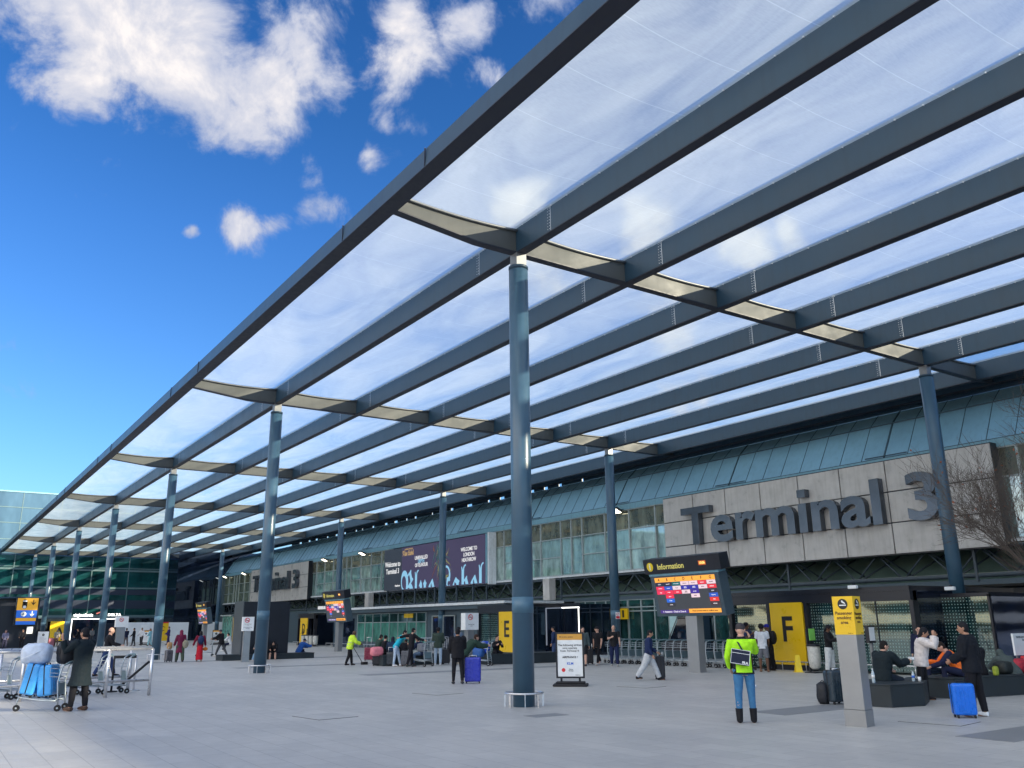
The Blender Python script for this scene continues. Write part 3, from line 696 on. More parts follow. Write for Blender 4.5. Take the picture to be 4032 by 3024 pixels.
# ------------------------------------------------------------------ far building
fb = thing('glass_office', 'tall far building with pale blue glass above and dark green glass behind the canopy', 'building', (128, 0, 0))
MB().box((.3, -27.9, 0), (40, 60, 18.9)).build('core', 'wall', fb)
g = MB(); g.quad((.0, 60, 10.9), (.0, -27.8, 10.9), (.0, -27.8, 19.06), (.0, 60, 19.06)); g.build('upper_glass', 'sky_glass', fb)
g = MB(); g.quad((.0, 60, 3.2), (.0, -27.8, 3.2), (.0, -27.8, 10.9), (.0, 60, 10.9)); g.build('lower_glass', 'green_glass', fb)
MB().box((.02, -27.8, 0), (.3, 60, 3.2)).build('ground_floor', 'dark_glass', fb)
m_ = MB(); y = -27.8
while y < 60: m_.box((-.06, y-.06, 3.2), (-.01, y+.06, 10.9)); m_.box((-.04, y-.035, 10.9), (-.01, y+.035, 19.0)); y += 4.6
for z, h, yy in ((3.25, .12, 0), (6.9, .10, 0), (9.2, .12, 0), (9.5, .05, 0), (12.9, .04, 0), (15.0, .04, 0), (17.0, .04, 0)): m_.box((-.05, -27.8, z-h), (-.005, 60, z+h))
m_.build('mullions', mat('mullion_green', (.10, .17, .18), .5), fb)
MB().box((-.10, -27.8, 18.95), (.3, 60, 19.12)).build('parapet', 'gutter', fb)
bnd = MB(); bnd.box((-.03, -27.8, 4.2), (-.006, 60, 5.3)); bnd.box((-.03, -27.8, 6.0), (-.006, 60, 6.7)); bnd.build('floor_band', mat('floor_dark', (.01, .02, .045), .5), fb)
MB().box((-1.6, -27.8, 2.95), (-.11, 6, 3.12)).build('entrance_canopy', 'wall', fb)
# airline check-in door with lit frame
ad = thing('airline_entrance', 'far dark entrance with glowing frame under white airline names', 'entrance', (126.3, -19.6, 0))
MB().box((.05, -3.0, 0), (1.6, 3.0, 2.95)).build('box', 'dark_glass', ad)
ls = MB(); ls.box((0, -2.95, 2.82), (.05, 2.95, 2.93)); ls.box((0, 2.85, .25), (.05, 2.95, 2.82)); ls.box((0, -2.95, 2.2), (.05, -2.86, 2.82)); ls.build('light_frame', 'strip', ad)
tm = text_mb('virgin atlantic', .56, bold=.012, ext=.02, sx=.86, spacing=.92); tm.xf(face((-.02, 1.65, 3.36), pi)); tm.build('airline_name', 'strip', ad)
tm = text_mb('|', .6, bold=.0, ext=.02); tm.xf(face((-.02, -.35, 3.4), pi)); tm.build('divider', 'strip', ad)
tm = text_mb('\u25B2 DELTA', .44, bold=.012, ext=.02, sx=1.15, spacing=1.1); tm.xf(face((-.02, -1.75, 3.38), pi)); tm.build('airline_name', 'strip', ad)
tl = MB().prism([(-.02, .15, 3.6), (-.02, -.45, 3.85), (-.02, -.35, 3.68), (-.02, .05, 3.45)], (.02, 0, 0)); tl.build('tail_fin_mark', emat('fin_red', (.9, .25, .2), 1.0), ad)
# yellow letter panel of the far entrance
ya = thing('lettered_panel', 'yellow panel lettered A at the far left entrance', 'sign', (126.5, -15.2, 0))
MB().box((0, -.9, .2), (.1, .9, 2.6)).build('panel', 'yellow', ya)
tm = text_mb('A', 1.6, bold=.03, ext=.01); tm.xf(face((-.002, -.2, 1.2), pi)); tm.build('letter', 'ink', ya)
# entrances B / C
pb = thing('lettered_panel', 'yellow panel lettered B and C beside the pale green glass', 'sign', (100.2, -30.0, 0))
MB().box((-.95, -.15, .1), (.95, 0, 2.72)).build('panel', 'yellow', pb)
tm = text_mb('B', 1.15, bold=.02, ext=.01); tm.xf(face((0, .012, 2.1))); tm.build('letter', 'brown', pb)
tm = text_mb('C', 1.15, bold=.02, ext=.01); tm.xf(face((0, .012, .72))); tm.build('letter', 'brown', pb)
gl = thing('glass_porch', 'pale green frosted glass porch beside the B and C panel', 'glass wall', (103.3, -30.0, 0))
MB().quad((2.0, 0, .1), (-1.9, 0, .1), (-1.9, 0, 2.9), (2.0, 0, 2.9)).build('glass', 'frost', gl)
fr = MB(); fr.box((-1.95, -.05, 0), (-1.85, .05, 3.0)); fr.box((1.95, -.05, 0), (2.05, .05, 3.0)); fr.box((-1.95, -4, 2.9), (2.05, .3, 3.05)); fr.build('frame', 'frame', gl)
# unseen block added behind the terminal to keep sun off the forecourt
hb = thing('shade_block', 'unseen tall block added behind the terminal to shade the forecourt', 'building', (-20, -68, 0))
MB().box((-80, -14, 0), (6, 8, 24.0)).build('walls', 'beige', hb)
wn = MB()
for z in (12.5, 15.3, 18.1):
    x = -58
    while x < 3: wn.box((x, 8.0, z), (x+2.2, 8.05, z+1.5)); x += 3.2
wn.build('windows', 'dark_glass', hb)
# multi-storey car park on the open side of the forecourt (seen in the window reflections)
cp = thing('car_park', 'pale concrete multi-storey across the forecourt', 'building', (60, 62, 0))
c_ = MB()
for i in range(6): c_.box((-120, 0, 1.2+i*2.9), (90, 25, 2.5+i*2.9)) if i < 4 else None
for i in range(22): c_.box((-120+i*10-.3, .3, 0), (-120+i*10+.3, 24.7, 11.0))
c_.build('decks', 'beige', cp)
# ------------------------------------------------------------------ benches and shelter box
def bench(poly, h, label):
    cx = sum(p[0] for p in poly)/len(poly); cy = sum(p[1] for p in poly)/len(poly)
    t = thing('plinth_bench', label, 'bench', (cx, cy, 0), 0, 'black plinth benches')
    MB().prism([(x-cx, y-cy, 0) for x, y in poly], (0, 0, h-.03)).build('base', 'blackstone', t, bevel=.008)
    s_ = 1.008; MB().prism([((x-cx)*s_, (y-cy)*s_, h-.028) for x, y in poly], (0, 0, .03)).build('seat', 'blackstone', t, bevel=.006)
    return t
bench([(12.0, -17.2), (11.3, -17.3), (11.1, -18.2), (11.6, -20.4 + 1.2), (12.7, -18.6)], .46, 'black plinth bench holding a water bottle behind the smoking totem')
bench([(12.15, -20.1), (11.55, -20.25), (10.75, -24.8), (11.9, -25.2), (12.6, -20.6)], .46, 'long black plinth bench at the right edge with bags on it')
bench([(36.3, -17.55), (36.1, -20.6), (37.3, -20.75), (37.5, -17.65)], .46, 'black plinth bench among the waiting group in the middle')
bench([(33.9, -21.6), (33.4, -26.5), (34.6, -26.6), (35.1, -21.7)], .46, 'long black plinth bench below the panel lettered E')
bench([(48.3, -13.9), (48.3, -19.05), (49.6, -19.05), (49.6, -13.9)], .30, 'low black plinth bench around the shelter box')
sb = thing('shelter_box', 'tall black box with steel edge standing on the low black bench', 'kiosk', (49.4, -16.3, 0))
MB().box((-.8, -1.28, .3), (.75, 1.35, 3.10)).build('box', 'black', sb)
MB().box((-.82, 1.352, .3), (.77, 1.40, 3.13)).build('steel_edge', mat('worn_steel', (.13, .14, .15), .35, .6), sb)
# steel totem pillars
def pillar(x, y, w_, d_, h, rz, label, group=None):
    t = thing('steel_totem', label, 'totem', (x, y, 0), rz, group)
    MB().box((-w_/2, -d_/2, .28), (w_/2, d_/2, h)).build('post', STL, t, bevel=.004)
    MB().box((-w_/2-.004, -d_/2-.004, 0), (w_/2+.004, d_/2+.004, .275)).build('plinth', STL, t)
    return t
STL = mat('satin_steel', (.30, .31, .325), .36, .55, var=.08, scale=1.5)
t = pillar(9.80, -13.98, .37, .32, 2.2, R(11), 'steel totem with yellow passenger smoking area head')
# head faces: camera side (-x) and right side (-y)
MB().box((-.189, -.164, 1.54), (.189, .164, 2.205)).build('yellow_head', 'yellow', t)
def smoke_face(yaw, off, w2):
    F = face((cos(yaw)*off, sin(yaw)*off, 0), yaw)
    MB().disc((0, 0, 0), .092, 28, 'z', .003).xf(F @ Matrix.Translation((0, 2.07, 0))).build('symbol_disc', 'ink', t)
    g = MB(); g.box((-.062, -.03, .003), (.062, -.012, .005)); g.tube([(-.01, .062, .005), (.0, .035, .005), (.03, .02, .005), (.05, -.0, .005)], [.012, .016, .013, .006], 6, ry=.001, ref=(0, 0, 1))
    g.xf(F @ Matrix.Translation((0, 2.07, 0))).build('cigarette_symbol', 'white', t)
    tm = text_mb('Passenger\nsmoking\narea', .088*w2, bold=.001, ext=.003, line=1.0); tm.xf(F @ Matrix.Translation((0, 1.83, .001))); tm.build('lettering', 'brown', t)
    tm = text_mb('Heathrow', .022, ext=.002); tm.xf(F @ Matrix.Translation((.09, 1.565, .001))); tm.build('small_lettering', 'brown', t)
smoke_face(pi/2, .165, .9); smoke_face(pi, .190, .8)
t = pillar(46.1, -14.42, .34, .34, 1.54, R(-8), 'steel totem with white no smoking notice beside the low black bench')
MB().box((-.22, -.30, 1.54), (.2, .26, 2.25)).build('notice_head', 'white', t)
def nosmoke(t, x, z, yaw=pi, r=.11, k=1):
    F = face((x, 0, 0), yaw); g = MB(); n = 20
    g.tube([(r*cos(2*pi*i/n)-.05, z+r*sin(2*pi*i/n), .004) for i in range(n)], .016*k, 6, closed=True); g.tube([(-.05-r*.7, z+r*.7, .004), (-.05+r*.7, z-r*.7, .004)], .013*k, 6)
    g.xf(F).build('prohibition_ring', 'red', t)
    g = MB(); g.box((-.05-r*.6, z-.02, .001), (-.05+r*.6, z+.012, .003)); g.xf(F).build('cigarette_symbol', 'ink', t)
nosmoke(t, -.222, 2.08)
tm = text_mb('Customer Show\narea\n\nNo smoking on the\nforecourt', .055, ext=.002); tm.xf(face((-.224, 0, 1.78), pi)); tm.build('lettering', 'ink', t)
t = pillar(37.2, -22.6, .34, .34, 1.5, R(0), 'steel totem with white no smoking notice behind the group near E')
MB().box((-.22, -.42, 1.5), (.2, .34, 2.3)).build('notice_head', 'white', t); nosmoke(t, -.222, 2.1, r=.12)
tm = text_mb('Smoke Free\nzone', .07, ext=.002); tm.xf(face((-.224, 0, 1.72), pi)); tm.build('lettering', 'ink', t)
t = pillar(87.0, -15.6, .5, .7, 1.8, 0, 'far steel totem with white notice in front of the white hoarding')
MB().box((-.3, -.55, 1.8), (.3, .5, 2.75)).build('notice_head', 'white', t); nosmoke(t, -.302, 2.45, r=.16, k=1.4)

# ------------------------------------------------------------------ information screens
INFO_TILES = [(0, 1, .03, 'DELTA', (.02, .02, .05)), (1, 1, .03, 'oneworld', (.02, .02, .05)), (2, 1, .03, 'CATHAY PACIFIC', (.0, .12, .13)), (3, 1, 1, 'American', (.8, .6, .66)), (4, 1, 1, 'American', (.8, .6, .66)), (5, 1, 1, 'Emirates', (.75, .04, .07)), (6, 1, 1, 'AIRLINES', (.8, .6, .66)),
    (0, 2, 1, 'virgin atlantic', (.8, .03, .10)), (1, 2, 1, 'aeromexico', (.03, .08, .5)), (2, 2, 1, 'Finnair', (.8, .6, .66)), (3, 2, 1, 'BRITISH\nAIRWAYS', (.03, .03, .35)), (4, 2, 1, 'BRITISH\nAIRWAYS', (.03, .03, .35)), (5, 2, 1, 'IBERIA', (.8, .6, .66)), (6, 2, 1, 'AIRLINES', (.75, .03, .05)),
    (0, 3, 1, 'virgin', (.8, .03, .10)), (1, 3, 1, 'AIR INDIA', (.8, .03, .08)), (2, 3, 1, 'avianca', (.8, .03, .08)), (3, 3, 1, 'JAPAN\nAIRLINES', (.8, .6, .66)), (4, 3, 1, 'LATAM', (.05, .02, .3)), (6, 3, 1, 'beond', (.03, .03, .05)),
    (1, 4, 1, 'qantas', (.8, .03, .08)), (4, 4, 1, 'IBERIA', (.8, .6, .66)), (6, 4, 1, 'RwandAir', (.03, .10, .5)), (1, 5, 1, 'Tunisair', (.02, .13, .6)), (6, 5, 1, 'GULF', (.75, .04, .03)), (1, 6, 1, 'Condor', (.03, .03, .04)), (6, 6, 1, 'VISTARA', (.05, .03, .04))]
SCREEN = emat('screen_back', (.045, .05, .06), 1.0); ORANGE = emat('screen_orange', (1, .42, .06), 1.0); PURP = emat('screen_purple', (.06, .03, .22), 1.0); SW = emat('screen_white', (.95, .9, .95), .9); SI = emat('screen_ink', (.05, .02, .02), .2)
INFO0 = None
def info(x, y, label):
    global INFO0
    if INFO0: return dup(INFO0, (x, y, 0), None, label)
    t = INFO0 = thing('information_sign', label, 'information sign', (x, y, 0), 0, 'information signs with airline zones')
    hw = 1.72
    # post, tilted head with swept back side profile
    MB().box((-.28, -.36, 0), (.29, -.02, 2.05)).build('post', STL, t, bevel=.006)
    MB().box((-hw-.04, -.46, 2.03), (hw+.04, .0, 3.56)).build('screen_housing', 'wall', t, bevel=.01)
    MB().box((-hw-.26, -.46, 3.65), (hw+.26, .03, 4.22)).build('header', 'black', t, bevel=.006)
    MB().box((-hw-.06, -.40, 3.56), (hw+.1, -.02, 3.65)).build('gap_trim', 'gutter', t)
    MB().box((-hw+.1, .001, 2.12), (hw-.16, .012, 3.50)).build('screen', SCREEN, t)
    F = face((0, .012, 0))
    def txt(s_, u, v, size, mt, nm, bold=.0, **k):
        tm = text_mb(s_, size, bold=bold, ext=.004, **k); tm.xf(F @ Matrix.Translation((u, v, .006))); return tm.build(nm, mt, t)
    F2 = face((0, .03, 0))
    MB().disc((-1.62, 3.93, 0), .17, 26, 'z', .01).xf(F2).build('info_disc', 'yellow2', t)
    tm = text_mb('i', .34, bold=.008, ext=.004); tm.xf(F2 @ Matrix.Translation((-1.62, 3.93, .011))); tm.build('info_letter', 'white', t)
    tm = text_mb('Information', .30, bold=.003, ext=.004); tm.xf(F2 @ Matrix.Translation((-.52, 3.90, .002))); tm.build('heading', emat('header_yellow', (.75, .68, .18), .7), t)
    MB().box((.95, 3.86, .0), (1.30, 4.02, .012)).xf(F2).build('clock', emat('clock_glow', (.5, .10, .02), 1.0), t)
    tm = text_mb('10:06', .13, bold=.002, ext=.003); tm.xf(F2 @ Matrix.Translation((1.125, 3.94, .012))); tm.build('clock_digits', emat('clock_digits', (1, .75, .2), 1.6), t)
    uw = 2*hw-.34; cw = uw/7; x0 = -hw+.2; row = .155; top = 3.42
    MB().box((x0, top-.10, .001), (x0+uw, top+.075, .004)).xf(F).build('zone_bar', ORANGE, t)
    for i, c in enumerate('ABCDEFG'): txt(c, x0+cw*(i+.5), top-.012, .15, SI, 'zone_letter', .002)
    cols = {}
    for c, r, w_, s_, colr in INFO_TILES:
        cols.setdefault(colr, []).append((c, r, s_))
    for q, (colr, L) in enumerate(cols.items()):
        m = MB()
        for c, r, s_ in L: m.box((x0+cw*c+.008, top-.10-row*r+.008, .001), (x0+cw*(c+1)-.008, top-.10-row*(r-1)-.006, .003))
        m.xf(F).build('airline_tiles', emat('tile_%d' % q, colr, 1.0), t)
    tw = MB(); tk = MB()
    for c, r, w_, s_, colr in INFO_TILES:
        tm = text_mb(s_, .05 if len(s_) < 9 else .036, bold=.001, ext=.002); tm.v = [(v[0]+x0+cw*(c+.5), v[1]+top-.10-row*(r-.5), v[2]+.004) for v in tm.v]
        (tk if sum(colr) > 1.5 else tw).join(tm)
    tw.xf(F).build('airline_names', SW, t); tk.xf(F).build('airline_names', SI, t)
    MB().box((x0, 2.15, .001), (x0+uw*.48, 2.27, .003)).xf(F).build('assistance_bar', PURP, t)
    MB().box((x0+uw*.49, 2.15, .001), (x0+uw, 2.30, .003)).xf(F).build('notice_bar', ORANGE, t)
    txt('\u2190 Assistance - Check in Zone A', x0+uw*.24, 2.21, .092, SW, 'assistance_text', .001)
    txt('Check screens inside to confirm zone', x0+uw*.745, 2.225, .082, SI, 'notice_text', .001)
    TM = Matrix.Translation((0, -.25, 2.03)) @ Matrix.Rotation(R(-11), 4, 'X') @ Matrix.Translation((0, .25, -2.03))
    for ch in t.children:
        if not ch.name.startswith('post'): ch.data.transform(TM)
    return t
info(23.35, -23.8, 'nearest information screen on a steel post in front of the trolleys')
info(58.9, -24.8, 'middle information screen on a steel post behind the street sweeper')
info(91.0, -24.0, 'farthest and smallest information screen near the two women in red')

# ------------------------------------------------------------------ poster stands
def poster_stand(x, y, rz, label, kind=0, w_=.80, h=1.30, base=True):
    t = thing('poster_stand', label, 'sign', (x, y, 0), rz, 'wheeled poster stands')
    f = MB(); z0 = .22
    for a, b in (((-w_/2-.03, -.03, z0), (-w_/2+.02, .03, z0+h)), ((w_/2-.02, -.03, z0), (w_/2+.03, .03, z0+h)), ((-w_/2+.02, -.03, z0), (w_/2-.02, .03, z0+.05)), ((-w_/2+.02, -.03, z0+h-.05), (w_/2-.02, .03, z0+h))): f.box(a, b)
    for u in (-.27, .27): f.box((u-.03, -.02, .13), (u+.03, .02, z0))
    f.build('frame', 'black', t)
    MB().prism([(-w_/2-.12, -.30, 0), (w_/2+.12, -.30, 0), (w_/2+.12, .30, 0), (-w_/2-.12, .30, 0)], (0, 0, .07)).build('foot', 'rubber', t, bevel=.02)
    MB().prism([(-w_/2-.04, -.20, .07), (w_/2+.04, -.20, .07), (w_/2+.04, .20, .07), (-w_/2-.04, .20, .07)], (0, 0, .06)).build('foot_top', 'rubber', t, bevel=.02)
    MB().box((-w_/2+.02, -.018, z0+.05), (w_/2-.02, .018, z0+h-.05)).build('poster', 'white', t)
    F = face((0, .019, 0)); tp = z0+h-.05
    if kind == 0:
        MB().box((-w_/2+.021, tp-.17, 0), (w_/2-.021, tp, .003)).xf(F).build('header_band', emat('header_amber', (.85, .45, .08), .35), t)
        def tx(s_, v, size, m='ink', b=.0006, u=0, **k): q = text_mb(s_, size, bold=b, ext=.002, **k); q.xf(F @ Matrix.Translation((u, v, .003))); q.build('lettering', m, t)
        tx('M Airline update', tp-.085, .06, u=-.1)
        tx('The following airlines\nnow operate\nfrom Terminal 4:', tp-.40, .082)
        tx('AIRFRANCE /', tp-.66, .078, 'ink', .002); tx('KLM', tp-.84, .10, 'blue', .002)
        MB().disc((-.2, tp-1.02, 0), .055, 18, 'z', .003).xf(F).build('red_badge', 'red', t); tx('Kenya\nAirways', tp-1.02, .045, 'ink', u=.02); tx('Heathrow', z0+.09, .035, u=.22)
    else:
        MB().box((-w_/2+.021, tp-.13, 0), (w_/2-.021, tp, .003)).xf(F).build('header_band', emat('header_amber', (.85, .45, .08), .35) if kind == 2 else 'white', t)
        MB().disc((0, tp-.30, 0), .11, 20, 'z', .004).xf(F).build('notice_symbol', 'ink', t)
        ex = text_mb('!', .17, bold=.004, ext=.002); ex.xf(F @ Matrix.Translation((0, tp-.30, .005))); ex.build('mark', 'white', t)
        ln = MB()
        for i in range(8): ln.box((-.3, tp-.50-i*.07, 0), (.3-random.random()*.2, tp-.50-i*.07+.025, .002))
        ln.xf(F).build('text_lines', mat('print_grey', (.45, .45, .48), .6), t)
    return t
poster_stand(20.9, -16.2, R(118)-pi/2+R(20), 'portrait poster stand listing airlines, right of the big near column', 0, .78)
poster_stand(94.5, -10.2, R(95)-pi/2+R(60), 'poster stand with exclamation mark beside the dark station kiosk', 1, 1.0, 1.3)
poster_stand(98.4, -20.2, R(150)-pi/2, 'distant poster stand half hidden by the third outer column', 2, .9, 1.25)
poster_stand(91.8, -25.6, R(150)-pi/2, 'distant poster stand left of the glass porch', 2, .7, 1.2)
# ------------------------------------------------------------------ station kiosk far left
kk = thing('station_kiosk', 'dark kiosk with flat roof and yellow and blue railway direction sign', 'kiosk', (96, -4.5, 0))
MB().box((0, -5.2, 0), (8, 22, 4.5)).build('walls', 'black', kk)
MB().prism([(-1.0, -5.7, 4.72), (-1.0, 22, 4.25), (-1.0, 22, 4.0), (-1.0, -5.7, 4.6)], (9, 0, 0)).build('roof', 'steel', kk)
def kp(name, y0, y1, z0, z1, m, x=-2.03): MB().box((x, y0+4.5, z0), (x+.02, y1+4.5, z1)).build(name, m, kk)
MB().box((-2.0, -9.42+4.5, 2.05), (-1.9, -7.5+4.5, 4.6)).build('sign_back', 'black', kk)
kp('yellow_sign', -9.35, -7.62, 3.42, 4.52, emat('sign_amber', (.80, .42, .03), .6)); kp('blue_sign', -9.35, -7.65, 2.74, 3.42, emat('sign_blue', (.02, .16, .75), .6))
kp('amber_strip', -9.33, -7.68, 2.44, 2.72, emat('sign_amber', (.85, .45, .03), .6)); kp('blue_strip', -9.3, -7.7, 2.12, 2.43, emat('sign_blue', (.02, .16, .75), .6))
tb = MB(); tb.disc((-2.04, 4.5-8.25, 4.2), .2, 20, 'x', .01); tb.disc((-2.04, 4.5-8.25, 3.75), .2, 20, 'x', .01); tb.box((-2.04, 4.5-8.45, 3.75), (-2.03, 4.5-8.05, 4.2)); tb.build('train_symbol', 'ink', kk)
tb = MB(); tb.box((-2.05, 4.5-8.42, 4.2), (-2.042, 4.5-8.08, 4.3)); tb.disc((-2.05, 4.5-8.25, 3.72), .14, 16, 'x', .008); tb.build('train_detail', 'white', kk)
MB().disc((-2.045, 4.5-8.25, 3.08), .23, 22, 'x', .012).build('round_logo', 'white', kk)
lg = MB(); lg.box((-2.055, 4.5-8.4, 3.02), (-2.046, 4.5-8.1, 3.07)); lg.box((-2.055, 4.5-8.35, 3.1), (-2.046, 4.5-8.2, 3.14)); lg.build('logo_strokes', 'wall', kk)
def arrow(y, z, h, m, nm):
    a = MB(); x = -2.04; yy = y+4.5; a.box((x, yy-.035, z-h/2+.05), (x+.008, yy+.035, z+h/2)); a.prism([(x, yy-.17, z-h/2+.2), (x, yy, z-h/2-.02), (x, yy+.17, z-h/2+.2), (x, yy+.17, z-h/2+.3), (x, yy, z-h/2+.12), (x, yy-.17, z-h/2+.3)], (.008, 0, 0)); a.build(nm, m, kk)
arrow(-8.95, 4.15, .5, 'ink', 'down_arrow'); arrow(-8.95, 3.08, .5, 'white', 'down_arrow')
kp('white_notice', -9.2, -8.7, 1.3, 1.93, 'white')
# ------------------------------------------------------------------ hoardings
hd = thing('hoarding', 'long white site hoarding behind the far passengers', 'hoarding', (118, -23, 0))
MB().box((0, -1.9, 0), (.1, 1.9, 2.36)).build('boards', 'pale', hd)
MB().box((-.05, -1.5, .1), (-.002, -.5, 2.05)).build('door', 'white', hd)
hd = thing('hoarding', 'white hoarding with a yellow panel lettered /C left of the woman in the maroon hood', 'hoarding', (112, -25.2, 0))
MB().box((0, -2.6, 0), (.1, 1.6, 2.3)).build('boards', 'pale', hd)
MB().box((-.03, -.25, .16), (-.001, 1.3, 2.2)).build('yellow_panel', 'yellow', hd); MB().box((-.035, -.25, 2.2), (-.001, 1.3, 2.34)).build('red_header', 'red', hd)
tm = text_mb('/C', .75, bold=.01, ext=.004); tm.xf(face((-.034, .55, 1.55), pi)); tm.build('lettering', 'brown', hd)
hd = thing('hoarding', 'white hoarding box beside the farthest information screen', 'hoarding', (112, -31.2, 0))
MB().box((0, -1.0, 0), (2.2, 1.2, 2.3)).build('boards', 'pale', hd)
hd = thing('hoarding', 'white hoarding panel left of the pale green glass porch', 'hoarding', (106, -31.5, 0))
MB().box((0, -.9, 0), (.1, 1.2, 2.45)).build('boards', 'white', hd)
# ------------------------------------------------------------------ British-style airline sign over D
bs_ = thing('airline_sign', 'white airline name with a red ribbon above the D portal', 'sign', (75.2, -30.4, 3.05))
tm = text_mb('BRITISH AIRWAYS', .36, bold=.012, ext=.05, sx=1.0); tm.xf(face((0, .0, .25))); tm.build('letters', emat('airline_white', (.8, .8, .82), .7), bs_)
rb = MB().prism([(-1.2, 0, .95), (-2.4, 0, 1.1), (-3.2, 0, 1.0), (-2.5, 0, .78)], (0, .05, 0)); rb.build('ribbon', emat('ribbon_red', (.9, .08, .08), .8), bs_)
MB().prism([(-2.45, 0, .76), (-3.2, 0, .98), (-2.9, 0, .45), (-2.3, 0, .35)], (0, .05, 0)).build('ribbon_tail', emat('airline_white', (.8, .8, .82), .7), bs_)
# ------------------------------------------------------------------ handrails at the trolley park (left foreground)
def handrail(x, ys, label, h=1.22, mid=.40):
    t = thing('handrail', label, 'railing', (x, 0, 0), 0, 'tubular handrails of the trolley park'); a = MB(); a.tube([(0, ys[0], h), (0, ys[-1], h)], .04, 12); a.build('top_rail', 'chrome', t)
    a = MB(); a.tube([(0, ys[0], mid), (0, ys[-1], mid)], .033, 12); a.build('middle_rail', 'chrome', t)
    for y in ys: MB().tube([(0, y, 0), (0, y, h)], .042, 14).build('post', 'chrome', t)
handrail(25.95, [-5.55, -4.45, -2.45, -.4, 1.8, 4], 'front tubular handrail of the trolley park behind the man on the phone')
handrail(28.3, [-5.45, -2.1, 1.0, 4], 'rear tubular handrail of the trolley park')
# tape barrier posts leaning by the rail
st = thing('queue_barrier', 'black queue barrier posts leaning by the handrails', 'barrier', (28.0, -4.95, 0))
a = MB(); a.tube([(0, 0, .03), (0, 0, 1.0)], .03, 8); a.disc((0, 0, 0), .17, 20, 'z', .03); a.build('black_post', 'rubber', st)
a = MB(); a.tube([(.1, -.62, .03), (.1, -.62, 1.02)], .03, 8); a.disc((.1, -.62, 0), .17, 20, 'z', .03); a.build('steel_post', 'chrome', st)
MB().box((.0, -.6, .92), (.06, .02, 1.0)).build('belt', 'rubber', st)
MB().tube([(.0, -.15, .08), (-.1, -.95, .82)], .035, 8).build('fallen_post', 'rubber', st)
# ------------------------------------------------------------------ luggage trolleys
def make_cart(label, group, loc, rz):
    t = thing('luggage_trolley', label, 'luggage trolley', loc, rz, group)
    f = MB()      # +X is forward; handle at the rear
    for s_ in (-1, 1):
        f.tube([(-.42, s_*.26, .10), (-.40, s_*.26, .30), (-.36, s_*.25, .62), (-.42, s_*.24, .95), (-.50, s_*.23, 1.02)], .018, 8)
        f.tube([(-.38, s_*.25, .22), (.0, s_*.23, .24), (.42, s_*.13, .30), (.50, s_*.06, .33)], .016, 8)
    f.tube([(-.40, -.26, .30), (-.40, .26, .30)], .015, 8); f.tube([(-.36, -.25, .62), (-.36, .25, .62)], .013, 8); f.tube([(.50, -.07, .33), (.50, .07, .33)], .016, 8)
    f.tube([(.47, 0, .33), (.52, 0, .22), (.52, 0, .12)], .018, 8); f.build('frame', 'cart', t)
    h = MB(); h.tube([(-.46, -.27, .98), (-.56, -.24, 1.04), (-.60, 0, 1.05), (-.56, .24, 1.04), (-.46, .27, .98)], [.016, .028, .03, .028, .016], 8); h.build('handle', 'cartp', t)
    p = MB()
    for i in range(5): y = -.20+i*.10; p.tube([(-.36, y, .235), (.40, y*.5, .305)], .008, 5)
    for x in (-.2, 0, .2): p.tube([(x, -.23+abs(x)*.1, .25+x*.08), (x, .23-abs(x)*.1, .25+x*.08)], .008, 5)
    p.build('luggage_deck', 'cart', t)
    b = MB()
    for z in (.72, .80, .90): b.tube([(-.40, -.22, z), (-.16, -.20, z+.02), (-.16, .20, z+.02), (-.40, .22, z)], .006, 5)
    for y in (-.2, -.1, 0, .1, .2): b.tube([(-.38, y, .72), (-.16, y, .74), (-.16, y, .92)], .005, 5)
    b.build('basket', 'cart', t)
    MB().box((-.39, -.20, .34), (-.375, .20, .60)).build('advert_board', 'cartp', t)
    for x, y in ((-.42, -.26), (-.42, .26), (.52, 0)):
        w2 = MB().tube([(x, y-.022, .07), (x, y+.022, .07)], .07, 16); wo2 = w2.build('wheel', 'rubber', t)
        MB().tube([(x, y-.024, .07), (x, y+.024, .07)], .02, 10).build('hub', 'cart', wo2)
    return t
cart = make_cart('luggage trolley loaded with blue suitcases beside the man on the phone', 'luggage trolleys', (22.9, -2.62, 0), R(66))
for i, (x, y, lab) in enumerate([(27.3, -4.75, 'empty trolley at the right end of the left nested row, behind the long coat'), (27.3, -4.15, 'empty trolley second from the right end of the left nested row'), (27.25, -3.6, 'empty trolley third from the right end of the left nested row'),
        (27.2, -3.0, 'empty trolley fourth from the right end of the left nested row'), (27.15, -2.4, 'empty trolley fifth from the right end of the left nested row'), (27.1, -1.9, 'empty trolley at the left edge of the picture')]): dup(cart, (x, y, 0), R(96), lab)
ord2 = ['first', 'second', 'third', 'fourth', 'fifth', 'sixth', 'seventh', 'eighth', 'ninth', 'tenth', 'eleventh', 'twelfth', 'thirteenth', 'fourteenth', 'fifteenth', 'sixteenth', 'seventeenth', 'eighteenth']
for i in range(17):
    u = i/16; dup(cart, (31.6-7.2*u, -26.6-.25*u, 0), R(4), 'empty nested trolley, %s from the left in the long row before the glass front' % ord2[i])
dup(cart, (34.9, -18.75, 0), R(20), 'trolley pushed by the man in black with his arm stretched out')
dup(cart, (33.3, -20.85, 0), R(40), 'trolley carrying a rolled mattress and blue bags beside the black plinth')
dup(cart, (56.6, -15.2, 0), R(70), 'distant trolley pushed by the man in the dark jacket left of the shelter box')
